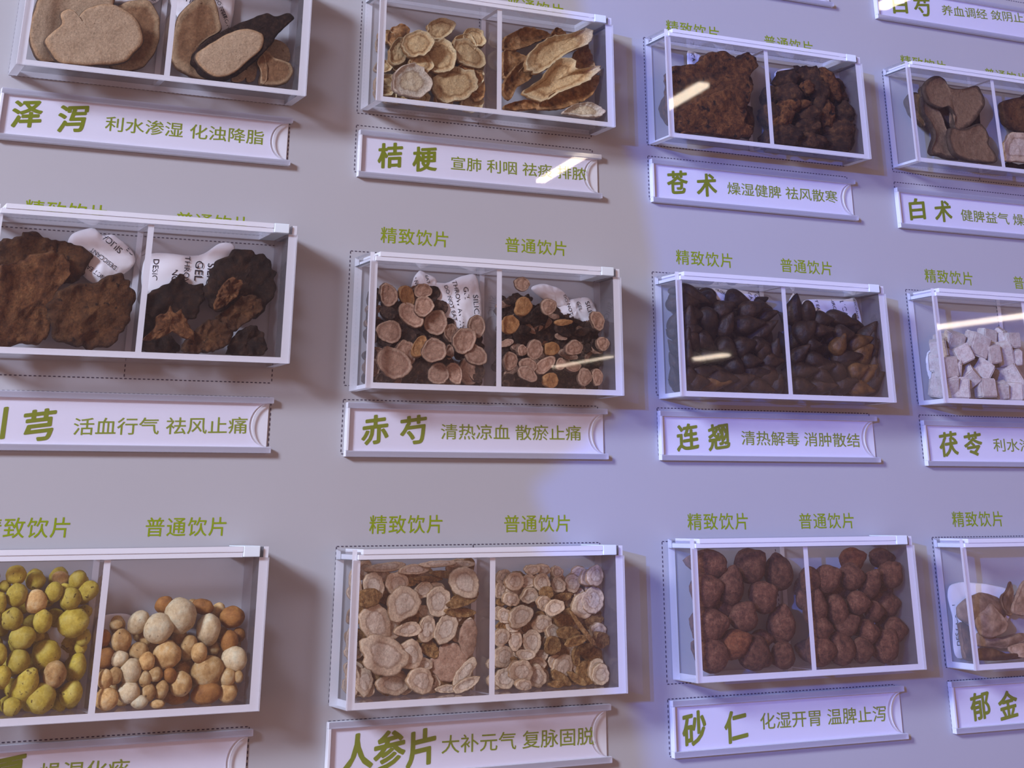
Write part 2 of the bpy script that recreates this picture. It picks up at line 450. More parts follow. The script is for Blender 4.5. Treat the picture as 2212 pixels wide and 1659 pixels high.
# ------------------------------------------------------------------ text
PX, PZ = 0.20175246, 0.15210120


def text_mesh(body, bold=0.0, shear=0.0, spacing=1.0):
    c = bpy.data.curves.new('lettering', 'FONT')
    c.body = body
    c.offset = bold
    c.space_character = spacing
    c.resolution_u = 3
    c.fill_mode = 'FRONT'
    o = bpy.data.objects.new('lettering', c)
    COL.objects.link(o)
    dg = bpy.context.evaluated_depsgraph_get()
    me = bpy.data.meshes.new_from_object(o.evaluated_get(dg))
    bpy.data.objects.remove(o)
    bpy.data.curves.remove(c)
    v = np.array([q.co[:] for q in me.vertices]) if len(me.vertices) else np.zeros((1, 3))
    faces = [tuple(q.vertices) for q in me.polygons]
    bpy.data.meshes.remove(me)
    v[:, 1] += shear * v[:, 0]
    return v, faces


def place_text(name, body, P0, P1, height, dep, mat, parent, bold=0.0, shear=0.0, spacing=1.0, origin=None, conv=None):
    """lettering whose ink runs from P0 to P1 (wall coordinates X,Z of the mid line) at depth dep in front of the wall"""
    v, faces = text_mesh(body, 0, 0, spacing)
    dy = np.zeros(len(v))
    if bold:
        k0, base, fb, k = len(v), v.copy(), list(faces), (10 if bold > 0.02 else 4)
        vv, dd = [base], [dy]
        for i in range(k):
            a_ = 2 * math.pi * i / k + 0.4
            vv.append(base + np.array([math.cos(a_) * bold * 1.1, math.sin(a_) * bold * 0.9, 0]))
            dd.append(np.full(k0, 2e-6 * (i + 1)))
            faces = faces + [tuple(q + k0 * (i + 1) for q in f) for f in fb]
        v, dy = np.vstack(vv), np.concatenate(dd)
    x0, x1 = v[:, 0].min(), v[:, 0].max()
    y0, y1 = v[:, 1].min(), v[:, 1].max()
    P0, P1 = np.array(P0, float), np.array(P1, float)
    ex = P1 - P0
    wl = np.linalg.norm(ex)
    ex /= wl
    ez = np.array([-ex[1], ex[0]])
    sx = wl / (x1 - x0)
    sz = height / (y1 - y0)
    a = (v[:, 0] - x0) * sx
    b = (v[:, 1] - (y0 + y1) / 2) * sz + shear * (a - wl / 2)
    q = P0[None] + a[:, None] * ex + b[:, None] * ez
    ox, oy, oz = origin if origin is not None else (0, 0, 0)
    vs = [(q[i, 0] - ox, -dep - dy[i] - oy, q[i, 1] - oz) for i in range(len(q))]
    return mesh_obj(name, vs, faces, mat, parent)


def heading(r, c, which):
    gx, gz = (c - 2) * PX, -(r - 1) * PZ
    if which == 0:
        place_text('printed_heading', '精致饮片', (gx + 0.0182, gz + 0.0103), (gx + 0.0612, gz + 0.0103), 0.0091, 0.00012, GREEN, wall, 0.006, 0, 1.1)
    else:
        place_text('printed_heading', '普通饮片', (gx + 0.0990, gz + 0.0101), (gx + 0.1408, gz + 0.0101), 0.0088, 0.00012, GREEN, wall, 0.006, 0, 1.1)


def dashes(r, c):
    gx, gz = (c - 2) * PX, -(r - 1) * PZ
    bs = []

    def line(x0, z0, x1, z1):
        L = math.hypot(x1 - x0, z1 - z0)
        k = int(L / 0.0024)
        for i in range(k):
            a, b = (i + 0.1) / k, (i + 0.62) / k
            xa, xb, za, zb = x0 + (x1 - x0) * a, x0 + (x1 - x0) * b, z0 + (z1 - z0) * a, z0 + (z1 - z0) * b
            h = 0.00022
            if abs(x1 - x0) > abs(z1 - z0):
                bs.append((gx + xa, gx + xb, -0.0002, 0, gz + za - h, gz + za + h))
            else:
                bs.append((gx + xa - h, gx + xa + h, -0.0002, 0, gz + min(za, zb), gz + max(za, zb)))
    h = 0.0722
    for z in (0, -h):
        line(0, z, 0.16, z)
    for x in (0, 0.08, 0.16):
        line(x, 0, x, -h)
    t0, t1 = -h - 0.0073, -h - 0.0073 - 0.0275
    for z in (t0, t1):
        line(0, z, 0.1605, z)
    for x in (0, 0.1605):
        line(x, t0, x, t1)
    boxes_obj('printed_outline', bs, [DOTS], wall)


for r in (-1, 0, 1, 2):
    for c in (1, 2, 3, 4):
        if r >= 0:
            dashes(r, c)
            heading(r, c, 0)
            heading(r, c, 1)
dashes(-1, 3)
dashes(-1, 4)

# ------------------------------------------------------------------ acrylic boxes
BW, BH, BD = 0.16073, 0.07133, 0.02782
T, TB, TD = 0.0046, 0.0030, 0.0032
BOXPOS = {(0, 1): (-0.20202, 0.15089), (0, 2): (0.00178, 0.15313), (0, 3): (0.20251, 0.15124), (0, 4): (0.40346, 0.15363),
          (1, 1): (-0.20193, 0.00699), (1, 2): (0.00264, -0.00394), (1, 3): (0.20284, -0.00312), (1, 4): (0.40366, -0.00231),
          (2, 1): (-0.2062, -0.15122), (2, 2): (-0.00033, -0.1534), (2, 3): (0.20516, -0.15077), (2, 4): (0.40367, -0.15298)}


def make_box(r, c, label):
    X, Z = BOXPOS[(r, c)]
    t = empty('acrylic_box', (X, 0, Z))
    # origin at the top left corner on the wall; x right, y towards the wall, z up
    yb, yf = -0.0012, -BD
    E, S = 1, 0
    lipt = 0.0026
    ztop = -0.0048
    # faces order: z-, z+, y-(front), x+, y+, x-
    fs = (1, 1, 1, 0, 2, 0)
    boxes_obj('side_panel', [(0, T, yf + 0.002, yb, -BH, ztop, fs), (0, lipt, yf + 0.002, yb, ztop, 0, fs)], [SIDE, EDGE, EDGE], t)
    boxes_obj('side_panel', [(BW - T, BW, yf + 0.002, yb, -BH, ztop, fs), (BW - lipt, BW, yf + 0.002, yb, ztop, 0, fs)], [SIDE_SHADOW, EDGE, EDGE], t)
    fb = (0, 0, 1, 1, 1, 1)
    boxes_obj('base_panel', [(T, BW - T, yf + 0.002, yb, -BH, -BH + TB, fb)], [BASEP, EDGE], t)
    boxes_obj('divider', [(BW / 2 - TD / 2, BW / 2 + TD / 2, yf + 0.0021, yb - 0.0005, -BH + TB, ztop, (1, 1, 1, 0, 1, 0))], [DIVI, EDGE], t)
    boxes_obj('front_panel', [(0, BW, yf, yf + 0.0019, -BH, -0.0049, (1, 1, 0, 1, 0, 1))], [CLEAR, EDGE2], t)
    boxes_obj('lid', [(0.0029, BW - 0.0138, yf + 0.0003, yb, -0.0046, -0.0023, (0, 0, 1, 1, 1, 1)),
                      (0.0052, BW - 0.0138, yf - 0.0002, yb, -0.0022, 0.0002, (0, 0, 1, 1, 1, 1))], [LID, EDGE], t)
    boxes_obj('lid_end_highlight', [(BW - 0.0136, BW - 0.0050, yf - 0.0004, yb, -0.0046, 0.0004)], [LIDHL], t, 0.0004)  # stand-in piece for the bright highlight on the lid's right end
    tag(t, label, 'display box', 'acrylic herb display boxes')
    return t


BOXLAB = {(0, 1): 'clear acrylic box holding big round tan slices and a barked root chunk',
          (0, 2): 'clear acrylic box holding cream ringed slices and long tan root pieces',
          (0, 3): 'clear acrylic box holding a fibrous rust-brown root slab and knobbly chunks',
          (0, 4): 'clear acrylic box of dark-rimmed brown root slices in the top row',
          (1, 1): 'clear acrylic box holding dark rough rhizome slabs with two desiccant packets',
          (1, 2): 'clear acrylic box holding pinkish round slices beside small dark chips',
          (1, 3): 'clear acrylic box full of dark almond-shaped pods',
          (1, 4): 'clear acrylic box of white chalky cubes with lamp glare across it',
          (2, 1): 'clear acrylic box holding yellow balls beside tan balls',
          (2, 2): 'clear acrylic box of cream ginseng slices, large beside small',
          (2, 3): 'clear acrylic box holding reddish-brown round nuts in both halves',
          (2, 4): 'clear acrylic box of curved grey-brown root shells with a desiccant packet'}
for k, v in BOXLAB.items():
    make_box(*k, v)

# ------------------------------------------------------------------ label holders
TWD, THT, TDP = 0.1645, 0.0275, 0.0040
TAGPOS = {(0, 1): (-0.0027, -0.0801), (0, 2): (0.0013, -0.0826), (0, 3): (0.0007, -0.0817), (0, 4): (-0.0010, -0.0838),
          (1, 1): (-0.0030, -0.0797), (1, 2): (0.0014, -0.0810), (1, 3): (-0.0001, -0.0812), (1, 4): (0.0003, -0.0829),
          (2, 1): (-0.0024, -0.0803), (2, 2): (-0.0008, -0.0796), (2, 3): (0.0009, -0.0801), (2, 4): (-0.0002, -0.0797),
          (-1, 4): (-0.0014, -0.0853), (-1, 3): (-0.0032, -0.0820)}


def notched(x0, x1, z0, z1, y0, y1, rad, bulge):
    """plate outline with a half-round notch in its right end"""
    pts = [(x0, z0), (x1, z0)]
    zc = (z0 + z1) / 2
    hh = (z1 - z0) / 2 - 0.0006
    k = 18
    for i in range(k + 1):
        a = -math.pi / 2 + math.pi * i / k
        pts.append((x1 - rad * math.cos(a), zc + hh * math.sin(a)))
    pts += [(x1, z1), (x0, z1)]
    n = len(pts)
    vs = [(x, y0, z) for x, z in pts] + [(x, y1, z) for x, z in pts]
    # cap faces by strips (x0 side to each outline vertex) to keep the notch concave
    left = [(x0, z0 + (z1 - z0) * i / (k + 2)) for i in range(k + 3)]
    return pts, vs


def make_tag(r, c, label, title, desc):
    gx, gz = (c - 2) * PX, -(r - 1) * PZ
    dx, dz = TAGPOS[(r, c)]
    t = empty('label_holder', (gx + dx, 0, gz + dz))
    X0, Z0 = gx + dx, gz + dz
    W, H = TWD, THT
    rail = 0.0030
    # back plate and the two rails, one extrusion
    boxes_obj('holder', [(0, W - 0.0022, -0.0010, -0.0001, -H, 0, 1),
                         (0, W - 0.0005, -TDP, -0.0010, -rail, 0, (1, 1, 0, 1, 0, 1)),
                         (0, W - 0.0005, -TDP, -0.0010, -H, -H + rail, (1, 1, 0, 1, 0, 1)),
                         (0, 0.0016, -TDP, -0.0010, -H + rail, -rail, 1)], [RAIL, EDGE, CLEARW], t, 0.0003)
    for nm, y0, y1, mt, xe, rad in (('card', -0.0016, -0.0011, CARD, W - 0.0030, 0.0098), ('cover', -0.0034, -0.0024, COVER, W - 0.0022, 0.0096)):
        pts, vs = notched(0.0018, xe, -H + rail * 0.85, -rail * 0.85, y0, y1, rad, 0)
        bm = bmesh.new()
        ring = []
        for X_, Z_ in pts[1:-1]:
            ring.append([bm.verts.new(q) for q in ((0.0018, y0, Z_), (X_, y0, Z_), (X_, y1, Z_), (0.0018, y1, Z_))])
        for i in range(len(ring) - 1):
            for j in range(4):
                k = (j + 1) % 4
                f = bm.faces.new((ring[i][j], ring[i][k], ring[i + 1][k], ring[i + 1][j]))
                f.material_index = 1 if j in (1, 3) else 0
        bm.faces.new(ring[0])
        bm.faces.new(list(reversed(ring[-1])))
        bmesh.ops.recalc_face_normals(bm, faces=bm.faces[:])
        me = bpy.data.meshes.new(nm)
        bm.to_mesh(me); bm.free()
        me.materials.append(mt)
        me.materials.append(EDGE if nm == 'cover' else CARD)
        o = bpy.data.objects.new(nm, me); COL.objects.link(o); o.parent = t
        if nm == 'card':
            card = o
    org = (X0, 0, Z0)
    for ch, z, u, v, hw, hz in title:
        ctr = at(*zp(z, u, v), 0.0017)
        place_text('title_character', ch, (ctr[0] - hw / 2, ctr[2] - 0.0), (ctr[0] + hw / 2, ctr[2] + 0.0), hz, 0.00175, TITLE, card, 0.027, 0.13, 1, org)
    if desc:
        body, z, u0, v0, u1, v1 = desc
        a, b = at(*zp(z, u0, v0), 0.0017), at(*zp(z, u1, v1), 0.0017)
        place_text('description_line', body, (a[0], a[2]), (b[0], b[2]), 0.0082, 0.00172, GREEN, card, 0.006, 0, 1, org)
    tag(t, label, 'label holder', 'label holders under the boxes')
    return t


RAIL = acrylic('rail_acrylic', (0.9, 0.9, 0.94), 0.6, 0.05, haze_col=(0.78, 0.77, 0.86, 1))
CLEARW = acrylic('clear_back_plate', (0.95, 0.94, 0.96), 0.12, 0.05)
W1, H1 = 0.0160, 0.0150
make_tag(0, 1, 'clear label holder lettered 泽泻 in green under the big tan slices', [('泽', 'A', 175, 735, W1, H1), ('泻', 'A', 470, 765, W1, H1)], ('利水渗湿 化浊降脂', 'A', 680, 795, 1703, 890))
make_tag(0, 2, 'clear label holder lettered 桔梗 with a bright lamp streak on its end', [('桔', 'B', 345, 1125, W1, H1), ('梗', 'B', 595, 1150, W1, H1)], ('宣肺 利咽 祛痰 排脓', 'B', 785, 1178, 1765, 1262))
make_tag(0, 3, 'clear label holder lettered 苍术 under the fibrous rust-brown slab', [('苍', 'C', 268, 1022, W1, H1), ('术', 'C', 432, 1038, W1, H1)], ('燥湿健脾 祛风散寒', 'C', 548, 1054, 1165, 1105))
make_tag(0, 4, 'clear label holder lettered 白术 under the dark-rimmed brown slices', [('白', 'C', 1612, 1172, W1 * .9, H1), ('术', 'C', 1758, 1185, W1, H1)], ('健脾益气 燥湿利水', 'C', 1858, 1205, 2410, 1252))
make_tag(1, 1, 'clear label holder lettered 川芎 under the dark rhizome slabs', [('川', 'D', -60, 1385, W1, H1), ('芎', 'D', 225, 1387, W1, H1)], ('活血行气 祛风止痛', 'D', 425, 1395, 1430, 1388))
make_tag(1, 2, 'clear label holder lettered 赤芍 under the pinkish slices and chips', [('赤', 'E', 268, 1385, W1, H1), ('芍', 'E', 512, 1388, W1, H1)], ('清热凉血 散瘀止痛', 'E', 688, 1398, 1585, 1408))
make_tag(1, 3, 'clear label holder lettered 连翘 under the dark pods', [('连', 'F', 280, 1180, W1, H1), ('翘', 'F', 460, 1178, W1, H1)], ('清热解毒 消肿散结', 'F', 588, 1185, 1268, 1200))
make_tag(1, 4, 'clear label holder lettered 茯苓 under the white cubes', [('茯', 'F', 1778, 1220, W1, H1), ('苓', 'F', 1920, 1222, W1, H1)], ('利水渗湿 健脾宁心', 'F', 2035, 1225, 2640, 1238))
make_tag(2, 1, 'clear label holder with cut-off green lettering under the yellow balls', [('半', 'G', -230, 1745, W1, H1), ('夏', 'G', 50, 1708, W1, H1)], ('燥湿化痰', 'G', 240, 1692, 800, 1664))
make_tag(2, 2, 'clear label holder lettered 人参片 under the ginseng slices', [('人', 'H', 320, 1562, W1 * 1.1, H1 * 1.1), ('参', 'H', 520, 1545, W1 * 1.1, H1 * 1.15), ('片', 'H', 715, 1533, W1 * 1.05, H1 * 1.1)], ('大补元气 复脉固脱', 'H', 842, 1515, 1785, 1458))
make_tag(2, 3, 'clear label holder lettered 砂仁 under the reddish-brown nuts', [('砂', 'I', 318, 1312, W1, H1 * 1.1), ('仁', 'I', 558, 1298, W1, H1 * 1.05)], ('化湿开胃 温脾止泻', 'I', 697, 1272, 1420, 1225))
make_tag(2, 4, 'clear label holder lettered 郁金 under the curved root shells', [('郁', 'I', 1960, 1182, W1, H1), ('金', 'I', 2120, 1175, W1, H1)], None)
make_tag(-1, 4, 'clear label holder lettered 白芍 cut by the upper edge of the picture', [('白', 'C', 1515, 22, W1 * .9, H1), ('芍', 'C', 1640, 38, W1, H1)], ('养血调经 敛阴止痛', 'C', 1750, 55, 2270, 108))
make_tag(-1, 3, 'clear label holder of which only the lower edge shows at the top', [], None)


# ------------------------------------------------------------------ dried herb pieces
def comp(r, c, half):
    X, Z = BOXPOS[(r, c)]
    if half == 0:
        xa, xb = X + T, X + BW / 2 - TD / 2
    else:
        xa, xb = X + BW / 2 + TD / 2, X + BW - T
    return dict(x0=xa + 0.0003, x1=xb - 0.0003, z0=Z - BH + TB + 0.0002, z1=Z - 0.0052, d0=0.0016, d1=BD - 0.0022, r=r, c=c, half=half)


def catmull(pts, n):
    pts = np.array(pts, float)
    k = len(pts)
    out = []
    seg = np.linalg.norm(np.roll(pts, -1, 0) - pts, axis=1)
    cum = np.concatenate([[0], np.cumsum(seg)])
    for i in range(n):
        s = cum[-1] * i / n
        j = int(np.searchsorted(cum, s, 'right') - 1)
        j = min(j, k - 1)
        t = (s - cum[j]) / max(seg[j], 1e-9)
        p0, p1, p2, p3 = pts[(j - 1) % k], pts[j], pts[(j + 1) % k], pts[(j + 2) % k]
        out.append(0.5 * ((2 * p1) + (p2 - p0) * t + (2 * p0 - 5 * p1 + 4 * p2 - p3) * t * t + (3 * p1 - p0 - 3 * p2 + p3) * t ** 3))
    return np.array(out)


def ell(u, v, a, b, ang=0, k=14, wob=0.08, seed=0):
    r = random.Random(seed)
    ph = [r.uniform(0, 6.28) for _ in range(4)]
    am = [r.uniform(0.3, 1) * wob for _ in range(4)]
    ca, sa = math.cos(math.radians(ang)), math.sin(math.radians(ang))
    pts = []
    for i in range(k):
        t = 2 * math.pi * i / k
        w = 1 + am[0] * math.sin(2 * t + ph[0]) + am[1] * math.sin(3 * t + ph[1]) + 0.5 * am[2] * math.sin(5 * t + ph[2])
        x, y = a * w * math.cos(t), b * w * math.sin(t)
        pts.append((u + x * ca + y * sa, v - (x * sa - y * ca) * 1.0 if False else v - x * sa + y * ca))
    return pts


def clamp_shift(V, cp):
    """move world vertices V so that they lie inside the compartment"""
    mn, mx = V.min(0), V.max(0)
    sh = np.zeros(3)
    for ax, lo, hi in ((0, cp['x0'], cp['x1']), (1, -cp['d1'], -cp['d0']), (2, cp['z0'], cp['z1'])):
        if mx[ax] - mn[ax] > hi - lo:
            sh[ax] = (lo + hi) / 2 - (mn[ax] + mx[ax]) / 2
        elif mn[ax] < lo:
            sh[ax] = lo - mn[ax]
        elif mx[ax] > hi:
            sh[ax] = hi - mx[ax]
    return sh


def squash_depth(V, cp):
    mn, mx = V[:, 1].min(), V[:, 1].max()
    span = cp['d1'] - cp['d0']
    if mx - mn > span:
        mid = (mn + mx) / 2
        V[:, 1] = mid + (V[:, 1] - mid) * span / (mx - mn) * 0.999
    return V


def flat(name, cp, poly, depth, mat, thick=0.0025, tilt=(0, 0), cup=0.0, rough=0.0004, rim=0.0, wob=0.035, n=44, seed=0, puff=0.0, parent=None, shift=True, fine=9.0, centre=None):
    """a slab whose outline is the image outline laid on a plane inside the box"""
    r = random.Random(seed)
    c2 = np.mean(np.array(poly, float), 0) if centre is None else np.array(centre, float)
    ctr = at(c2[0], c2[1], depth)
    nn = np.array([tilt[0], -1.0, tilt[1]]); nn /= np.linalg.norm(nn)
    e1 = np.array([1.0, 0, 0]); e1 -= nn * nn[0]; e1 /= np.linalg.norm(e1)
    e2 = np.cross(nn, e1)
    dense = catmull(poly, n)
    P2 = []
    for px, py in dense:
        dw = CR @ np.array([(px - IW / 2 - PPX) / FPX, -(py - IH / 2 - PPY) / FPX, -1.0])
        t = ((ctr - CC) @ nn) / (dw @ nn)
        w = CC + t * dw - ctr
        P2.append((w @ e1, w @ e2))
    P2 = np.array(P2)
    size = np.abs(P2).max()
    for i in range(n):
        th = i / n * 6.2832
        q = noise.noise(Vector((math.cos(th) * fine * 0.35, math.sin(th) * fine * 0.35, seed * 3.17)))
        P2[i] *= 1 + wob * 1.6 * q
    rads = [0.0, 0.22, 0.42, 0.58, 0.7, 0.8, 0.88, 0.95, 1.0]
    V, R_ = [], []

    def hgt(x, y, rr, s):
        h = cup * size * (rr ** 2) + rim * max(0, (rr - 0.72) / 0.28) ** 2 * (1 if s > 0 else 0.2)
        q = noise.noise(Vector((x / size * 2.2 + seed, y / size * 2.2, s * 3 + seed * 1.7)))
        q2 = noise.noise(Vector((x / size * 6 + seed, y / size * 6, s * 5 + seed * 0.7)))
        h += rough * (q + 0.6 * q2)
        if s > 0:
            h += puff * (1 - rr ** 4)
        return h
    for s in (1, -1):
        for k, rr in enumerate(rads):
            if k == 0:
                V.append((0, 0, s * thick / 2 + hgt(0, 0, 0, s))); R_.append(0)
            else:
                sh = 1.0 if rr < 1 else 0.985
                for i in range(n):
                    x, y = P2[i] * rr * sh
                    V.append((x, y, s * thick / 2 * (1.0 if rr < 1 else 0.72) + hgt(x, y, rr, s))); R_.append(rr)
    m1 = 1 + (len(rads) - 1) * n
    base_mid = len(V)
    for i in range(n):
        x, y = P2[i] * 1.015
        V.append((x, y, hgt(x, y, 1, 1) * 0.5 + hgt(x, y, 1, -1) * 0.5)); R_.append(1.3)
    F = []
    for s, o in ((1, 0), (-1, m1)):
        for i in range(n):
            j = (i + 1) % n
            f = (o, o + 1 + i, o + 1 + j)
            F.append(f if s > 0 else f[::-1])
            for k in range(len(rads) - 2):
                a, b = o + 1 + k * n, o + 1 + (k + 1) * n
                f = (a + i, b + i, b + j, a + j)
                F.append(f if s > 0 else f[::-1])
    of, ob = 1 + (len(rads) - 2) * n, m1 + 1 + (len(rads) - 2) * n
    for i in range(n):
        j = (i + 1) % n
        F.append((of + i, base_mid + i, base_mid + j, of + j))
        F.append((base_mid + i, ob + i, ob + j, base_mid + j))
    V = np.array(V)
    Wv = ctr[None] + V[:, :1] * e1 + V[:, 1:2] * e2 + V[:, 2:] * nn
    if shift:
        Wv = squash_depth(Wv, cp)
        sh = clamp_shift(Wv, cp)
    else:
        sh = np.zeros(3)
    Wv = Wv + sh
    org = ctr + sh
    o = mesh_obj(name, Wv - org, F, mat, parent, True, rad=R_)
    o.location = org if parent is None else org - np.array(parent.location)
    return o, (ctr + sh, e1, e2, nn, P2, thick, puff, cup, size)


_ico = {}


def ico(sub):
    if sub not in _ico:
        bm = bmesh.new()
        bmesh.ops.create_icosphere(bm, subdivisions=sub, radius=1)
        v = np.array([q.co[:] for q in bm.verts])
        f = [tuple(x.index for x in fc.verts) for fc in bm.faces]
        bm.free()
        _ico[sub] = (v, f)
    return _ico[sub]


def blob(name, cp, px, py, a, b, ang, depth, mat, kind='ball', seed=0, third=None, sub=3, zoomscale=1.0):
    """rounded piece: half sizes a,b in photo pixels, major axis turned by ang in the picture"""
    r = random.Random(seed)
    ctr = at(px, py, depth)
    zc = -((ctr - CC) @ CR[:, 2])
    k = zc / FPX
    A, B = a * k, b * k
    Cc = (third or r.uniform(0.85, 1.0)) * min(A, B)
    ca, sa = math.cos(math.radians(ang)), math.sin(math.radians(ang))
    e1 = CR[:, 0] * ca + CR[:, 1] * sa
    e3 = CR[:, 2]
    e2 = np.cross(e3, e1)
    v, F = ico(sub)
    v = v.copy()
    out = np.zeros_like(v)
    for i, q in enumerate(v):
        x, y, z = q
        rr = 1.0
        vec = Vector((x * 1.6 + seed * 1.3, y * 1.6 + seed * 0.7, z * 1.6))
        if kind == 'ball':
            rr += 0.10 * noise.noise(vec) + 0.03 * noise.noise(vec * 3)
            if seed % 3 == 0:      # dimple towards the viewer
                d = math.acos(max(-1, min(1, 0.3 * x + 0.25 * y + 0.92 * z)))
                rr -= 0.16 * math.exp(-(d / 0.32) ** 2)
        elif kind == 'lump':
            rr += 0.30 * noise.noise(vec * 1.2) + 0.12 * noise.noise(vec * 3)
        elif kind == 'nut':
            ph = math.atan2(z, y)
            rr += 0.022 * math.cos(11 * ph) * (1 - x * x) + 0.05 * noise.noise(vec * 0.8) + 0.02 * noise.noise(vec * 4)
            if x > 0.86:
                rr += 0.28 * ((x - 0.86) / 0.14) ** 1.5
            if x < -0.93:
                rr -= 0.1
        elif kind == 'pod':
            ph = math.atan2(z, y)
            tp = 1 - 0.30 * x
            rr += 0.05 * noise.noise(vec) + 0.02 * noise.noise(vec * 4)
            seam = 0.14 * math.exp(-((ph - 1.2) / 0.22) ** 2) + 0.10 * math.exp(-((ph + 1.9) / 0.2) ** 2)
            y *= tp * (1 - seam); z *= tp * (1 - seam)
            if x > 0.7:
                x = x + 0.35 * ((x - 0.7) / 0.3) ** 2
        elif kind == 'chunk':
            rr += 0.42 * noise.noise(vec * 1.1) + 0.24 * noise.noise(vec * 2.3) + 0.10 * noise.noise(vec * 5)
        out[i] = (x * rr * A, y * rr * B, z * rr * Cc)
    Wv = ctr[None] + out[:, :1] * e1 + out[:, 1:2] * e2 + out[:, 2:] * e3
    Wv = squash_depth(Wv, cp)
    sh = clamp_shift(Wv, cp)
    Wv = Wv + sh
    org = ctr + sh
    o = mesh_obj(name, Wv - org, F, mat, None, True)
    o.location = org
    return o


def cube_piece(name, cp, px, py, a, b, ang, depth, mat, seed=0):
    r = random.Random(seed)
    ctr = at(px, py, depth)
    zc = -((ctr - CC) @ CR[:, 2])
    k = zc / FPX
    bm = bmesh.new()
    bmesh.ops.create_cube(bm, size=2)
    bmesh.ops.bevel(bm, geom=bm.edges[:], offset=0.13, segments=2, affect='EDGES')
    bmesh.ops.subdivide_edges(bm, edges=bm.edges[:], cuts=1, use_grid_fill=True)
    rot = Matrix.Rotation(math.radians(ang), 3, 'Z') @ Matrix.Rotation(r.uniform(-0.45, 0.15), 3, 'X') @ Matrix.Rotation(r.uniform(-0.5, 0.5), 3, 'Y')
    vs = []
    for q in bm.verts:
        co = Vector(q.co)
        co *= 1 + 0.06 * noise.noise(co * 2 + Vector((seed, 0, 0)))
        co = Vector((co.x * a * k * 0.82, co.y * b * k * 0.82, co.z * min(a, b) * k * 0.72))
        co = rot @ co
        vs.append(CR @ np.array(co))
    F = [tuple(x.index for x in fc.verts) for fc in bm.faces]
    bm.free()
    Wv = np.array(vs) + ctr
    Wv = squash_depth(Wv, cp)
    sh = clamp_shift(Wv, cp)
    org = ctr + sh
    o = mesh_obj(name, Wv + sh - org, F, mat, None, False)
    o.location = org
    return o


# depth of each piece so that later ones in a list lie in front of earlier ones they cover
def stack(cp, infos, start=0.30, round_=False, packk=0.85):
    """infos: (X, Z, r, h) -> depths"""
    ds = []
    lo, hi = cp['d0'], cp['d1']
    for i, (x, z, r, h) in enumerate(infos):
        need = lo + h + start * max(0, hi - lo - 2 * h)
        for j in range(i):
            xj, zj, rj, hj = infos[j]
            d = math.hypot(x - xj, z - zj)
            if round_:
                g = (r + rj) ** 2 - d * d
                if g > 0:
                    need = max(need, ds[j] + math.sqrt(g) * packk)
            elif d < 0.80 * (r + rj):
                need = max(need, ds[j] + (h + hj) * packk)
        ds.append(need)
    top = max((d + infos[i][3] for i, d in enumerate(ds)), default=hi)
    if top > hi and not round_:
        base = min(d for d in ds)
        lim = hi
        f = (lim - base) / (top - base)
        ds = [base + (d - base) * f for d in ds]
    return [min(max(d, lo + infos[i][3]), max(lo + infos[i][3], hi - infos[i][3])) for i, d in enumerate(ds)]


ORD = ['first', 'second', 'third', 'fourth', 'fifth', 'sixth', 'seventh', 'eighth', 'ninth', 'tenth', 'eleventh', 'twelfth', 'thirteenth', 'fourteenth', 'fifteenth', 'sixteenth', 'seventeenth', 'eighteenth']


def label_rows(objs, phrase, cat, group, where, half, rowsz):
    """say for each piece which layer of the heap it lies in and how far from the divider"""
    ob = sorted(objs, key=lambda o: o.location.z)
    nrow = max(1, round(len(ob) / rowsz))
    per = math.ceil(len(ob) / nrow)
    nrow = math.ceil(len(ob) / per)
    for i in range(nrow):
        row = ob[i * per:(i + 1) * per]
        row.sort(key=lambda o: o.location.x, reverse=(half == 0))
        rn = 'bottom layer' if i == 0 else 'top layer' if i == nrow - 1 else ORD[i] + ' layer up'
        if nrow == 1:
            rn = 'single layer'
        for j, o in enumerate(row):
            k = ORD[j] + ' from the divider' if j < len(ORD) else 'farthest from the divider'
            if j == len(row) - 1 and j > 0:
                k = 'farthest from the divider'
            if j == 0:
                k = 'nearest the divider'
            tag(o, f'{phrase}, {k}, {rn}, {where}', cat, group)


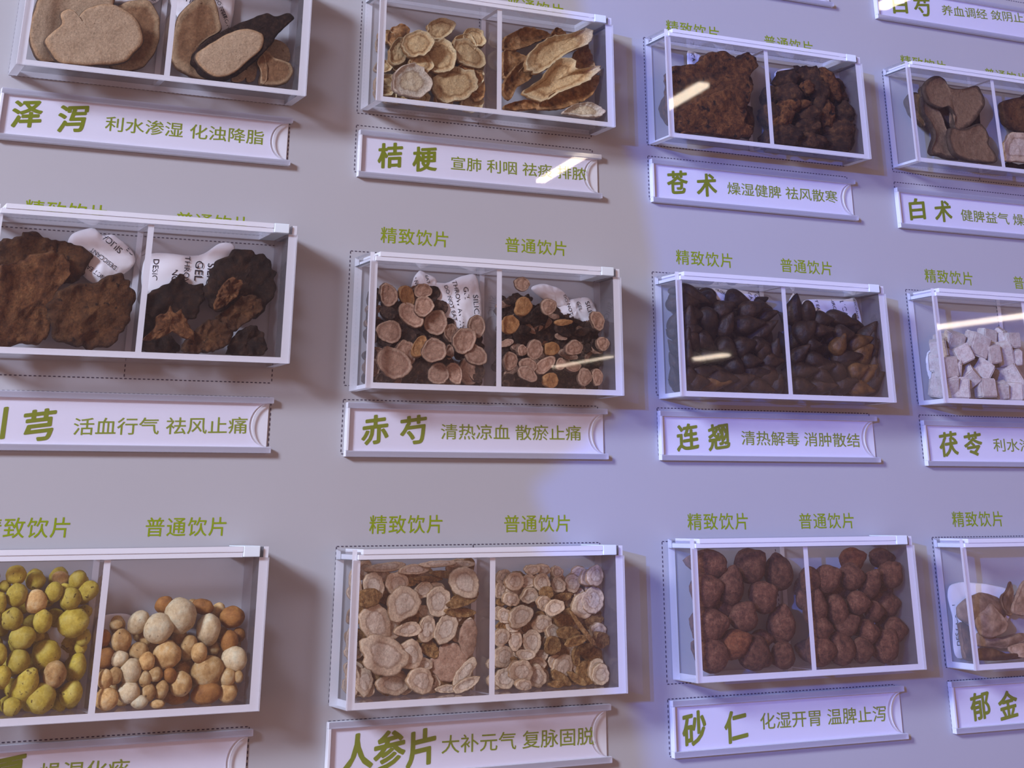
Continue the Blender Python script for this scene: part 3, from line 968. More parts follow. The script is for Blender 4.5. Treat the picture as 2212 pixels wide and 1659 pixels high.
def fill(cp, z, items, kind, name, phrase, cat, where, mats, rowsz=5, thick=0.0025, back=0, backmat=None, backmats=None, backlabel=None, cup=0.05, rough=0.0004, rim=0.0, wob=0.05, tiltr=0.16, start=0.3, seed0=0, bscale=0.9):
    s = ZOOM[z][2]
    r = random.Random(seed0 + 11)
    infos, rec = [], []
    for i, it in enumerate(items):
        u, v, a, b = it[:4]
        ang = it[4] if len(it) > 4 else 0
        mk = it[5] if len(it) > 5 else 0
        px, py = zp(z, u, v)
        P = at(px, py, 0.013)
        zc = -((P - CC) @ CR[:, 2])
        kk = zc / FPX / s
        rr = math.sqrt(a * b) * kk
        tl = (r.uniform(-tiltr, tiltr), r.uniform(-tiltr, tiltr))
        if kind == 'flat':
            h = thick / 2 + 0.25 * tiltr * rr
        elif kind == 'cube':
            h = min(a, b) * kk * 0.9
        else:
            h = min(a, b) * kk * 0.9
        infos.append((P[0], P[2], rr, h))
        rec.append((px, py, a / s, b / s, ang, mk, tl))
    group = f'{phrase}s, {where}'
    nb = back
    src = []
    if nb:
        xs0, xs1 = min(q[0] - 0.6 * q[2] for q in rec), max(q[0] + 0.6 * q[2] for q in rec)
        ys1 = max(q[1] + 0.5 * q[3] for q in rec)
        ys0 = min(q[1] for q in rec)
        med = sorted((q[2] + q[3]) / 2 for q in rec)[len(rec) // 2]
        st = math.sqrt((xs1 - xs0) * (ys1 - ys0) / (nb * 1.25))
        yy = ys1
        row_ = 0
        while yy > ys0:
            xx = xs0 + (st / 2 if row_ % 2 else 0)
            while xx < xs1:
                px, py = xx + r.uniform(-.25, .25) * st, yy + r.uniform(-.25, .25) * st
                near = [q for q in rec if abs(q[0] - px) < 1.3 * q[2] + med * 0.5]
                if near and py > min(q[1] - 0.1 * q[3] for q in near):
                    src.append((px, py, med, med))
                xx += st
            yy -= st * 0.9
            row_ += 1
    for k, q in enumerate(src):
        px, py = q[0], q[1]
        sz = (q[2] + q[3]) / 2 * bscale * r.uniform(0.85, 1.15)
        h = thick / 2 + 0.001 if kind == 'flat' else None
        mt = backmats[k % len(backmats)] if backmats else backmat or mats[0]
        if kind == 'flat':
            o, _ = flat(name, cp, [(x, y) for x, y in ell(px, py, sz, sz * r.uniform(0.7, 1), r.uniform(0, 180), seed=k + seed0)], cp['d0'] + thick + 0.0007 + r.uniform(0, 0.002), mt, thick, (r.uniform(-.1, .1), r.uniform(-.1, .1)), cup, rough, rim, wob, 26, seed=seed0 + 500 + k)
        elif kind == 'cube':
            o = cube_piece(name, cp, px, py, sz, sz, r.uniform(-40, 40), cp['d0'] + 0.004, mt, seed0 + 500 + k)
        else:
            o = blob(name, cp, px, py, sz, sz * (0.65 if kind == 'pod' else 0.9), r.uniform(0, 180), cp['d0'] + 0.004, mt, kind, seed0 + 500 + k, sub=3)
        tag(o, backlabel or f'{phrase} half hidden behind the front pieces, {where}', cat, group)
    ds = stack(cp, infos, start, kind not in ('flat',))
    objs = []
    for i, (px, py, a, b, ang, mk, tl) in enumerate(rec):
        mt = mats[mk]
        sd = seed0 + i * 7 + 1
        if kind == 'flat':
            th = thick
            o, _ = flat(name, cp, ell(px, py, a, b, ang, seed=sd, wob=0.07), ds[i], mt, th, tl, cup * r.uniform(-1, 1), rough, rim, wob, 36, sd)
        elif kind == 'cube':
            o = cube_piece(name, cp, px, py, a, b, ang, ds[i], mt, sd)
        else:
            o = blob(name, cp, px, py, a, b, ang, ds[i], mt, kind, sd)
        objs.append(o)
    label_rows(objs, phrase, cat, group, where, cp['half'], rowsz)
    return objs


def polyflat(name, cp, z, pts, depth, mat, label, cat, group=None, **kw):
    if 'centre' in kw:
        kw['centre'] = zp(z, *kw['centre'])
    o, inf = flat(name, cp, [zp(z, u, v) for u, v in pts], depth, mat, **kw)
    tag(o, label, cat, group)
    return o, inf


def packet(cp, z, pts, depth, label, lines, tilt=(0, 0), puff=0.0022):
    o, (ctr, e1, e2, nn, P2, thick, pf, cup, size) = flat('desiccant_packet', cp, [zp(z, u, v) for u, v in pts], depth, PAPER, 0.0012, tilt, 0.0, 0.0011, 0, 0.012, 60, seed=int(pts[0][0]), puff=puff)
    tag(o, label, 'desiccant packet', 'desiccant packets')
    th = np.arctan2(P2[:, 1], P2[:, 0])
    od = np.argsort(th)
    tht, rt = th[od], np.linalg.norm(P2, axis=1)[od]
    allv, allf = [], []
    for body, u, v, hpx, ang in lines:
        px, py = zp(z, u, v)
        dw = CR @ np.array([(px - IW / 2 - PPX) / FPX, -(py - IH / 2 - PPY) / FPX, -1.0])
        t = ((ctr - CC) @ nn) / (dw @ nn)
        w = CC + t * dw - ctr
        c0 = np.array([w @ e1, w @ e2])
        zc = -((ctr - CC) @ CR[:, 2])
        em = hpx / ZOOM[z][2] * zc / FPX / 0.7
        tv, tf = text_mesh(body)
        tv[:, 0] -= (tv[:, 0].min() + tv[:, 0].max()) / 2
        tv[:, 1] -= (tv[:, 1].min() + tv[:, 1].max()) / 2
        ca, sa = math.cos(math.radians(ang)), math.sin(math.radians(ang))
        q = np.stack([tv[:, 0] * ca - tv[:, 1] * sa, tv[:, 0] * sa + tv[:, 1] * ca], 1) * em + c0
        rad = np.linalg.norm(q, axis=1)
        lim = np.interp(np.arctan2(q[:, 1], q[:, 0]), tht, rt, period=2 * math.pi)
        rr = rad / lim
        k = len(allv)
        for i in range(len(q)):
            hh = thick / 2 + pf * (1 - min(rr[i], 1) ** 4) + 0.00045
            allv.append(q[i, 0] * e1 + q[i, 1] * e2 + hh * nn)
        for f in tf:
            if all(rr[i] < 0.97 for i in f):
                allf.append(tuple(i + k for i in f))
    if allf:
        used = sorted({i for f in allf for i in f})
        mp = {a: b for b, a in enumerate(used)}
        mesh_obj('lettering', [allv[i] for i in used], [tuple(mp[i] for i in f) for f in allf], BLACK, o)
    return o


# ---- third row, yellow and tan balls
cp = comp(2, 1, 0)
packet(cp, 'G', [(330, 760), (450, 800), (490, 930), (430, 1010), (330, 960), (280, 860)], 0.004, 'desiccant packet showing as a blue-white corner among the yellow balls', [])
fill(cp, 'G', [(30, 535, 38, 35), (375, 485, 55, 42, -10, 1), (220, 500, 60, 52), (400, 552, 40, 35), (500, 910, 38, 45), (540, 690, 45, 38), (555, 850, 45, 50), (240, 845, 38, 32), (370, 1290, 40, 45),
                (-60, 470, 60, 60), (-70, 590, 60, 65), (-60, 730, 70, 70), (-80, 860, 65, 65), (-60, 1000, 70, 70), (-80, 1160, 80, 70), (-70, 1290, 70, 65),
                (100, 465, 66, 56), (480, 495, 60, 54, 60), (550, 565, 56, 73, -60), (5, 635, 38, 66), (105, 590, 65, 67), (335, 570, 54, 58), (225, 628, 68, 70, 0, 1), (440, 610, 64, 64),
                (70, 735, 72, 67), (455, 760, 98, 84), (265, 750, 58, 73), (140, 850, 82, 70), (-5, 960, 48, 70), (285, 957, 85, 90, 80), (115, 1000, 72, 70), (470, 1045, 92, 60, 75),
                (340, 1080, 70, 78, 0, 1), (15, 1095, 52, 70), (150, 1170, 140, 74, 60), (440, 1200, 80, 68, 50), (70, 1285, 60, 55), (250, 1255, 92, 84)],
     'ball', 'yellow_ball', 'yellow round dried tuber', 'tuber', 'box of yellow balls', [M_YEL, M_TAN], 5.5, back=20, start=0.45, seed0=100)
cp = comp(2, 1, 1)
packet(cp, 'G', [(610, 735), (850, 735), (860, 980), (610, 980)], 0.0028, 'desiccant packet whose ribbed upper edge peeks out behind the tan balls', [], puff=0.001)
fill(cp, 'G', [(1020, 650, 62, 52, 0, 2), (1255, 660, 70, 45, -10, 2), (1435, 725, 78, 64, 0, 2), (720, 772, 42, 28), (645, 855, 42, 50, 0, 2), (900, 870, 42, 36), (1110, 855, 50, 45), (1490, 835, 42, 42, 0, 2),
                (750, 875, 75, 62, 85, 0), (1325, 920, 40, 40), (855, 760, 80, 60, 50, 1), (1120, 715, 106, 90, -60, 1), (980, 795, 95, 85, 0, 1), (1290, 805, 95, 75, 80, 1), (1165, 915, 75, 55, 75, 0),
                (1035, 960, 85, 80), (1235, 945, 50, 60), (860, 940, 62, 55), (650, 980, 58, 60, 0, 2), (740, 985, 55, 45, 20, 1), (910, 1000, 50, 55), (1420, 880, 70, 55, 80, 2), (1450, 990, 82, 74, 0, 1),
                (1130, 1050, 50, 50), (710, 1090, 46, 50), (635, 1110, 60, 48, 80), (810, 1065, 80, 65, 85, 1), (960, 1080, 50, 43), (1050, 1085, 42, 45, 0, 2), (1410, 1100, 52, 52), (1475, 1095, 32, 36), (1090, 1230, 82, 46, 0, 2),
                (1285, 1060, 102, 88, 15), (1120, 1140, 70, 70), (900, 1110, 40, 48), (800, 1190, 70, 62, 0, 1), (1000, 1180, 66, 44, 70), (920, 1190, 45, 50), (650, 1245, 74, 66), (1280, 1210, 100, 62, 10, 2), (1410, 1195, 60, 54), (860, 1265, 56, 40, 0, 1), (975, 1270, 46, 24)],
     'ball', 'tan_ball', 'tan round dried tuber', 'tuber', 'box of yellow balls', [M_TAN, M_TANP, M_TANB], 6, back=26, start=0.4, seed0=200)

# ---- third row, ginseng slices
cp = comp(2, 2, 0)
fill(cp, 'H', [(250, 520, 35, 100, 8), (230, 880, 30, 90, 5), (230, 1130, 40, 110), (1090, 480, 40, 50), (1100, 800, 30, 80), (1085, 1090, 30, 80, 10), (760, 487, 92, 20, 0, 1), (845, 458, 82, 22, -5, 1), (670, 430, 92, 34, 5), (960, 397, 92, 22, 2), (820, 395, 112, 22, 3), (500, 415, 132, 30, 8),
                (420, 530, 70, 82), (395, 605, 78, 58, 0, 1), (570, 520, 74, 76), (1010, 690, 98, 30, -3, 1), (1010, 615, 112, 42, 25, 1), (985, 510, 95, 98), (605, 640, 112, 100, 60), (820, 625, 74, 100), (630, 800, 82, 48, 10), (750, 800, 50, 90, -10),
                (430, 760, 100, 122, 12), (865, 800, 70, 96, -20), (720, 1020, 62, 45), (1020, 855, 54, 122, 0, 2), (640, 960, 92, 92), (490, 960, 160, 118, -18), (890, 1010, 116, 122, 0, 2), (1030, 1060, 105, 42, 50), (1010, 1140, 92, 36, 30), (870, 1195, 72, 26, 5),
                (710, 1140, 90, 78, -30), (360, 1150, 54, 96, -4), (540, 1170, 98, 78)],
     'flat', 'ginseng_slice', 'cream ginseng slice', 'ginseng slice', 'refined half', [M_GIN, M_GINB, M_GRY], 5, thick=0.0024, back=30, cup=0.10, rough=0.0005, wob=0.08, backmats=[M_GIN, M_GIN, M_GINB], seed0=300, tiltr=0.2, start=0.25)
cp = comp(2, 2, 1)
fill(cp, 'H', [(1400, 430, 50, 32), (1470, 432, 45, 36), (1550, 445, 36, 36), (1690, 445, 45, 36), (1740, 480, 45, 50), (1790, 470, 50, 66), (1200, 560, 36, 50), (1290, 560, 50, 46), (1230, 480, 55, 46), (1290, 505, 58, 60, 30), (1375, 507, 56, 42, 25), (1460, 512, 50, 60), (1380, 590, 55, 45, 35), (1490, 575, 46, 40, 0, 1), (1590, 600, 56, 28, 10, 1), (1650, 515, 50, 56), (1560, 525, 46, 50),
                (1270, 615, 52, 44), (1870, 700, 42, 40, 0, 1), (1760, 740, 40, 60, 0, 1), (1840, 740, 52, 42, 0, 1), (1640, 700, 52, 36, 0, 1), (1600, 745, 62, 46, -10, 1), (1840, 620, 70, 84), (1715, 655, 72, 80), (1475, 640, 45, 46), (1540, 665, 66, 48, 15), (1280, 780, 46, 46), (1230, 715, 45, 50), (1330, 720, 80, 66, 50), (1460, 765, 68, 52, 18),
                (1630, 825, 70, 42, -5, 1), (1525, 820, 45, 46), (1670, 870, 68, 28, 20, 1), (1810, 810, 50, 50), (1210, 850, 46, 60, -20), (1295, 870, 46, 62), (1395, 880, 60, 80), (1360, 960, 60, 36), (1525, 900, 45, 60, 0, 1), (1860, 860, 46, 50, 0, 1), (1740, 930, 66, 42, -5, 1), (1670, 970, 20, 62, 0, 1), (1880, 980, 46, 72, 0, 1), (1430, 1020, 56, 50), (1740, 1060, 62, 76, 0, 1),
                (1225, 970, 65, 70), (1330, 1060, 72, 76), (1590, 1030, 80, 62, 75), (1580, 1110, 72, 34, -38, 1), (1680, 1110, 72, 24, -35, 1), (1550, 1160, 42, 24, 0, 1), (1740, 1145, 42, 24, 0, 1), (1350, 1150, 50, 36), (1230, 1130, 66, 70), (1430, 1120, 62, 68), (1800, 1080, 50, 80), (1860, 1095, 56, 66)],
     'flat', 'small_ginseng_slice', 'small ginseng slice', 'ginseng slice', 'ordinary half', [M_GIN, M_GINB], 6, thick=0.0030, back=60, cup=0.12, rough=0.0004, wob=0.08, backmats=[M_GIN, M_GINB], seed0=400, tiltr=0.25, start=0.25)
o, _ = polyflat('ginseng_rootlet', comp(2, 2, 1), 'H', [(1632, 690), (1645, 685), (1720, 790), (1795, 885), (1780, 900), (1700, 800)], 0.0235, M_GINB, 'thin brown ginseng rootlet lying aslant over the small slices', 'ginseng rootlet', thick=0.0022)

# ---- third row, nuts
cp = comp(2, 3, 0)
fill(cp, 'I', [(480, 610, 72, 60), (700, 800, 62, 52), (460, 420, 50, 45), (350, 362, 118, 78, 172), (635, 378, 92, 94, 40), (805, 420, 95, 84, 100), (360, 525, 95, 98, 20), (530, 500, 105, 80, 80), (710, 557, 82, 92, 30),
                (390, 722, 110, 95, 10), (600, 672, 80, 84, 60), (815, 722, 104, 84, 80), (830, 900, 72, 74, 200), (660, 890, 98, 96, -30), (350, 908, 108, 96, 150), (545, 832, 98, 78, 25, 1)],
     'nut', 'brown_nut', 'reddish brown nut', 'nut', 'refined half', [M_NUT, M_NUTO], 4, back=0, start=0.35, seed0=500)
cp = comp(2, 3, 1)
fill(cp, 'I', [(910, 570, 40, 60), (1090, 560, 60, 46), (1190, 520, 42, 42), (1340, 550, 50, 50), (955, 470, 66, 85, 0), (1080, 455, 80, 74, 30), (1220, 345, 76, 66, 20, 1), (1395, 332, 70, 54), (1220, 440, 70, 74), (1460, 430, 72, 74, 50), (1335, 490, 86, 58, 60),
                (985, 630, 95, 70, 80), (1345, 640, 55, 60), (1255, 590, 64, 64), (1140, 635, 92, 62, -75), (1465, 600, 72, 74, 10), (1040, 740, 66, 74), (1195, 722, 76, 62, 30), (1315, 760, 60, 70), (1490, 745, 66, 70), (1000, 875, 85, 88), (1280, 862, 62, 74), (1165, 868, 86, 84, 110), (1415, 845, 90, 80, 60)],
     'nut', 'brown_nut', 'reddish brown nut', 'nut', 'ordinary half', [M_NUT, M_NUTO], 4.5, back=5, start=0.3, seed0=560)

# ---- third row, curved shells
cp = comp(2, 4, 0)
packet(cp, 'K', [(340, 575), (1010, 640), (1010, 1000), (560, 1400), (375, 1410), (355, 1000)], 0.003, 'desiccant packet lettered along its side behind the curved root shells', [('DESICCANT', 455, 1040, 58, 92)], puff=0.001)
SH = [('rounded outer root shell leaning on the packet', [(500, 830), (640, 700), (760, 655), (920, 690), (1060, 800), (1090, 900), (1000, 1000), (800, 1000), (560, 1000)], M_SHL, 0.008, 0.25),
      ('pointed dark root shell standing upright behind the rounded ones', [(1000, 740), (1070, 640), (1115, 535), (1145, 640), (1150, 900), (1080, 930)], M_SHLD, 0.010, 0.1),
      ('smooth grey-brown root shell cut by the picture edge', [(1165, 860), (1230, 660), (1330, 500), (1420, 640), (1400, 900), (1250, 930)], M_SHL, 0.012, 0.2),
      ('large smooth root shell in front with a pale rim', [(720, 920), (820, 870), (900, 790), (980, 860), (1120, 1040), (1040, 1160), (900, 1200), (780, 1140)], M_SHL, 0.016, 0.3),
      ('narrow dark root shell against the outer end panel', [(530, 1080), (640, 1120), (700, 1300), (690, 1510), (600, 1500), (560, 1300)], M_SHLD, 0.008, 0.2),
      ('tan curled root shell lying across the middle of the heap', [(760, 1140), (980, 1200), (1280, 1140), (1380, 1200), (1150, 1330), (900, 1310), (770, 1290)], M_SHL, 0.012, 0.2),
      ('amber root shell along the front of the box floor', [(790, 1380), (960, 1370), (1130, 1440), (1300, 1430), (1300, 1490), (820, 1510)], M_SHLD, 0.018, 0.2),
      ('tan root shell on the floor at the picture edge', [(1110, 1320), (1300, 1260), (1420, 1330), (1400, 1440), (1180, 1420)], M_SHL, 0.016, 0.2)]
for i, (lb_, pts, mt, dp, cu) in enumerate(SH):
    polyflat('root_shell', cp, 'K', pts, dp, mt, lb_, 'root shell', 'curved root shells', thick=0.0022, cup=-cu, rough=0.0008, rim=0.0012, wob=0.04, seed=600 + i, tilt=(0.15 * (-1) ** i, 0.12))

# ---- second row, pods
cp = comp(1, 3, 0)
packet(cp, 'F', [(350, 300), (500, 305), (560, 340), (520, 400), (420, 390)], 0.006, 'white desiccant packet at the top of the big dark pods beside the outer end', [('THROW', 450, 345, 16, -25)])
packet(cp, 'F', [(560, 310), (690, 320), (740, 350), (770, 470), (700, 500), (600, 430)], 0.007, 'white desiccant packet at the top of the big dark pods beside the divider', [('SILICA', 620, 350, 22, -75), ('GEL', 665, 390, 22, -75), ('EAT', 720, 410, 20, -75)])
fill(cp, 'F', [(190, 335, 72, 24, 5), (270, 420, 60, 48, 20), (300, 340, 92, 44, -25), (190, 400, 60, 58), (185, 510, 74, 58, 80), (190, 620, 60, 38, 80), (200, 740, 100, 50, 85), (215, 870, 66, 40, -70), (790, 450, 50, 48), (730, 480, 60, 40, 15), (560, 390, 70, 52, -15), (400, 400, 60, 54, -45), (480, 450, 65, 54, 30), (640, 450, 76, 50, 20), (310, 480, 52, 50), (300, 560, 50, 45), (500, 545, 70, 54, 60), (620, 535, 90, 54, 8), (405, 520, 90, 58, -75),
                (780, 610, 82, 52, 80), (300, 630, 68, 58, -60), (710, 575, 96, 52, 32), (500, 670, 64, 58, -40), (375, 630, 68, 52, -35), (600, 660, 62, 58, 20), (690, 650, 50, 45), (820, 700, 70, 50, 70), (440, 720, 90, 40), (320, 740, 56, 50), (725, 705, 84, 46, -78), (640, 745, 56, 44), (800, 745, 62, 54), (350, 810, 82, 46, 10), (545, 780, 66, 58, -160), (460, 830, 92, 54, -10), (660, 812, 88, 46, 5), (770, 850, 92, 66, -50), (330, 875, 62, 52), (430, 890, 92, 46, 5, 1), (570, 892, 88, 56, 15), (690, 902, 82, 42, -20), (820, 900, 52, 50, 60)],
     'pod', 'dark_pod', 'dark almond shaped pod', 'seed pod', 'refined half', [M_POD, M_PODA], 6, back=40, start=0.4, seed0=700)
cp = comp(1, 3, 1)
packet(cp, 'F', [(862, 390), (885, 330), (905, 392), (885, 430)], 0.006, 'pointed corner of a grey packet beside the divider in the pod box', [], puff=0.0005)
packet(cp, 'F', [(950, 345), (1180, 335), (1250, 340), (1275, 530), (1150, 540), (1000, 480)], 0.006, 'desiccant packet lettered in black over the smaller pods', [('NOT EAT', 1010, 410, 20, -85), ('THROW', 1105, 430, 22, -80), ('SILICA', 1160, 430, 30, -80), ('DESICCANT', 1235, 440, 16, -82)])
fill(cp, 'F', [(890, 460, 80, 60, 80), (975, 480, 84, 40, -85), (1050, 505, 56, 48), (1150, 505, 88, 48, -12), (1245, 545, 70, 38, -25), (890, 620, 60, 40, 80), (1110, 605, 52, 48), (950, 575, 70, 66, 40), (1045, 565, 60, 36), (1170, 590, 56, 52), (1320, 600, 78, 54, 55, 0), (1150, 655, 62, 50, 60, 1), (1265, 640, 72, 50, 20, 1), (1050, 678, 76, 36), (910, 712, 76, 42, 40), (1000, 650, 40, 38), (1380, 650, 60, 44, 80), (1020, 742, 72, 44, -15),
                (1190, 725, 82, 48, 10), (1285, 702, 62, 58, 40, 1), (1340, 705, 76, 46, 60), (940, 800, 76, 48, 5), (1055, 765, 60, 44), (1150, 820, 76, 48, -72), (1062, 840, 66, 44, -30), (1250, 800, 56, 50, 20, 1), (1310, 820, 72, 54, 40, 1), (1390, 820, 82, 44, 85), (930, 902, 66, 48), (1050, 900, 82, 44, 5), (1180, 882, 72, 48, 20), (1265, 900, 72, 48, -10, 1), (1350, 890, 78, 62, 40)],
     'pod', 'dark_pod', 'small brown seed pod', 'seed pod', 'ordinary half', [M_POD, M_PODA], 5.5, back=40, start=0.4, seed0=800)

# ---- second row, cubes
cp = comp(1, 4, 0)
packet(cp, 'F', [(1655, 700), (1800, 690), (1820, 880), (1690, 900)], 0.0028, 'desiccant packet hidden behind the white cubes by the end panel', [('SILICA', 1685, 820, 26, -78)], puff=0.0008)
fill(cp, 'F', [(1690, 668, 58, 54, 10), (1810, 622, 66, 50, -15), (1860, 705, 60, 58, 25), (2000, 600, 60, 44, -10), (2080, 625, 52, 50, 20), (2150, 625, 58, 50), (2190, 720, 50, 50), (1940, 650, 72, 76, -22), (2025, 702, 54, 60, 5), (2110, 702, 56, 74, 10), (1720, 778, 66, 68, 3), (1820, 780, 58, 60, 0), (1985, 790, 62, 62, -35), (1905, 830, 58, 58, 42), (2085, 822, 58, 62, 8), (2185, 822, 56, 70, 30), (1750, 898, 62, 70, 2), (1835, 898, 76, 70, -2), (1985, 900, 68, 62, 2), (2080, 922, 48, 52, 5), (2160, 928, 58, 58, 0), (2225, 905, 40, 66, 10)],
     'cube', 'white_cube', 'white chalky cube', 'cube', 'box of white cubes', [M_CUBE], 5.5, back=12, start=0.4, seed0=900)

# ---- second row, round slices and chips
cp = comp(1, 2, 0)
packet(cp, 'E', [(500, 460), (545, 360), (600, 375), (660, 420), (650, 560), (560, 540)], 0.005, 'crumpled desiccant packet behind the pinkish slices, nearer the outer end', [('DO NOT', 520, 440, 22, -75), ('EAT', 590, 430, 22, -75)])
packet(cp, 'E', [(640, 425), (760, 430), (870, 385), (955, 395), (985, 640), (900, 740), (780, 730), (700, 600), (650, 520)], 0.006, 'big desiccant packet lettered in black standing beside the divider over pinkish slices', [('SILICA', 905, 610, 40, -84), ('GEL', 838, 520, 34, -80), ('THROW AWAY', 790, 590, 30, -78), ('DO NOT EAT', 738, 580, 26, -72), ('DESICCANT', 962, 580, 26, -84)])
fill(cp, 'E', [(200, 550, 36, 60, 0, 1), (195, 650, 36, 60, 0, 1), (200, 790, 32, 62, 0, 1), (190, 990, 26, 72), (560, 990, 62, 52, 0, 1), (330, 1060, 62, 42, 0, 1), (620, 1082, 82, 24, 0, 1), (990, 1030, 50, 62, 0, 1), (960, 862, 46, 32, 0, 1), (480, 800, 50, 60, 0, 1), (700, 960, 60, 50, 0, 1), (460, 900, 62, 90), (350, 640, 60, 38, -30, 1), (550, 860, 75, 44, 60, 2), (490, 660, 95, 62, -50), (465, 530, 70, 44, -75, 2), (345, 525, 55, 76, 5),
                (570, 500, 62, 46), (575, 600, 62, 66), (745, 770, 46, 62), (740, 890, 26, 50), (650, 700, 76, 82), (355, 760, 80, 76), (870, 1010, 76, 94), (770, 1030, 50, 72, 20), (670, 1030, 70, 68, -30), (640, 880, 76, 82), (830, 815, 72, 88, -10), (985, 735, 54, 74, -10), (945, 910, 80, 62, -40), (385, 960, 112, 100, -40)],
     'flat', 'peony_slice', 'pinkish round root slice', 'root slice', 'refined half', [M_PEO, M_PEOB, M_ORG], 5, thick=0.0034, back=34, backmats=[M_PEOB, M_PEOB, M_PEO], cup=0.12, rough=0.0004, rim=0.0006, wob=0.05, seed0=1000, tiltr=0.2, start=0.3)
cp = comp(1, 2, 1)
packet(cp, 'E', [(1270, 490), (1340, 455), (1450, 490), (1510, 560), (1490, 600), (1400, 590)], 0.006, 'blue-white desiccant packet end among the dark chips', [('DO', 1475, 550, 22, -70)], puff=0.002)
packet(cp, 'E', [(1440, 590), (1560, 550), (1660, 550), (1700, 640), (1650, 700), (1500, 690), (1430, 660)], 0.005, 'greyish lettered desiccant packet behind the dark chips by the end panel', [('SILIC', 1625, 620, 34, -70), ('GEL', 1560, 600, 24, -70), ('NOT', 1500, 620, 24, -75)], puff=0.002)
_r = random.Random(5)
CH = []
for i in range(78):
    u = _r.uniform(1095, 1770)
    top = 470 + max(0, (u - 1150)) * 0.40 if u > 1180 else 480
    v = _r.uniform(max(490, top + 40), 1105)
    CH.append((u, v, _r.uniform(34, 70), _r.uniform(15, 30), _r.uniform(-60, 60) if _r.random() < .7 else _r.uniform(0, 180), 0 if _r.random() < 0.68 else 1))
fill(cp, 'E', CH, 'flat', 'root_chip', 'dark root chip', 'root chip', 'ordinary half', [M_PEOB, M_PEO], 8, thick=0.0022, back=70, backmat=M_PEOB, bscale=1.1, cup=0.1, rough=0.0004, wob=0.08, seed0=1100, tiltr=0.35, start=0.15)
SM = [(1205, 455, 52, 44), (1215, 600, 52, 62, 0, 1), (1375, 600, 50, 56), (1130, 715, 52, 60, 0, 1), (1685, 690, 64, 42, -75), (1285, 875, 52, 66), (1395, 870, 48, 46, 0, 1), (1535, 865, 56, 50), (1720, 840, 40, 46), (1205, 880, 32, 36), (1130, 950, 46, 60), (1240, 980, 60, 50, 0), (1350, 975, 78, 44, 40), (1385, 1080, 48, 52, 0, 1), (1605, 1050, 45, 60), (1530, 985, 52, 32), (1450, 970, 32, 40), (1685, 1050, 36, 55), (1470, 700, 60, 20, 5, 1), (1240, 1030, 70, 44, -30)]
fill(dict(cp, d0=0.0150), 'E', SM, 'flat', 'small_peony_slice', 'small pinkish slice lying on the chips', 'root slice', 'ordinary half', [M_PEO, M_ORG], 4, thick=0.0030, cup=0.08, wob=0.05, seed0=1300, tiltr=0.15, start=0.55)

# ---- second row, dark rhizome slabs
cp = comp(1, 1, 0)
packet(cp, 'D', [(440, 290), (560, 245), (620, 290), (690, 290), (800, 400), (770, 490), (610, 575), (490, 500), (420, 380)], 0.005, 'white desiccant packet lettered upside down above the largest rhizome slabs', [('SILICA', 640, 340, 36, 143), ('GEL', 745, 375, 32, 140), ('DESICCANT', 590, 430, 24, 148), ('DO NOT EAT', 565, 520, 24, 150)])
DK = [('fan-shaped rough rhizome slab at the top of its half', [(-40, 340), (60, 305), (120, 280), (185, 268), (240, 305), (320, 318), (410, 338), (470, 378), (505, 430), (480, 490), (440, 530), (380, 570), (300, 560), (200, 580), (100, 560), (-40, 580)], M_CX, 0.009, 0.006),
      ('long dark rhizome slab lying lower at the picture edge', [(-40, 590), (80, 510), (200, 455), (310, 448), (370, 490), (390, 560), (350, 620), (300, 690), (285, 800), (265, 900), (230, 965), (180, 978), (90, 972), (-40, 968)], M_CXO, 0.015, 0.006),
      ('broad rough rhizome slab with pale fibres beside the divider', [(288, 760), (330, 670), (430, 620), (560, 612), (620, 572), (700, 565), (760, 600), (782, 680), (770, 760), (740, 850), (690, 930), (600, 980), (480, 983), (380, 960), (310, 890)], M_CX, 0.0185, 0.007)]
for i, (lb_, pts, mt, dp, th) in enumerate(DK):
    polyflat('rhizome_slab', cp, 'D', pts, dp, mt, lb_, 'rhizome slab', 'dark rhizome slabs', thick=th, rough=0.0030, wob=0.07, seed=1400 + i, n=120, fine=17, tilt=(0.05, -0.05))
cp = comp(1, 1, 1)
packet(cp, 'D', [(852, 410), (1100, 408), (1180, 395), (1270, 338), (1345, 345), (1350, 430), (1270, 560), (1150, 640), (860, 660)], 0.005, 'white desiccant packet reading downwards behind the butterfly-shaped pieces', [('DESICCANT', 885, 560, 32, -90), ('DO NOT', 1003, 500, 32, -90), ('THROW', 1070, 505, 32, -90), ('GEL', 1140, 500, 46, -90), ('SILICA', 1205, 540, 40, -90)])
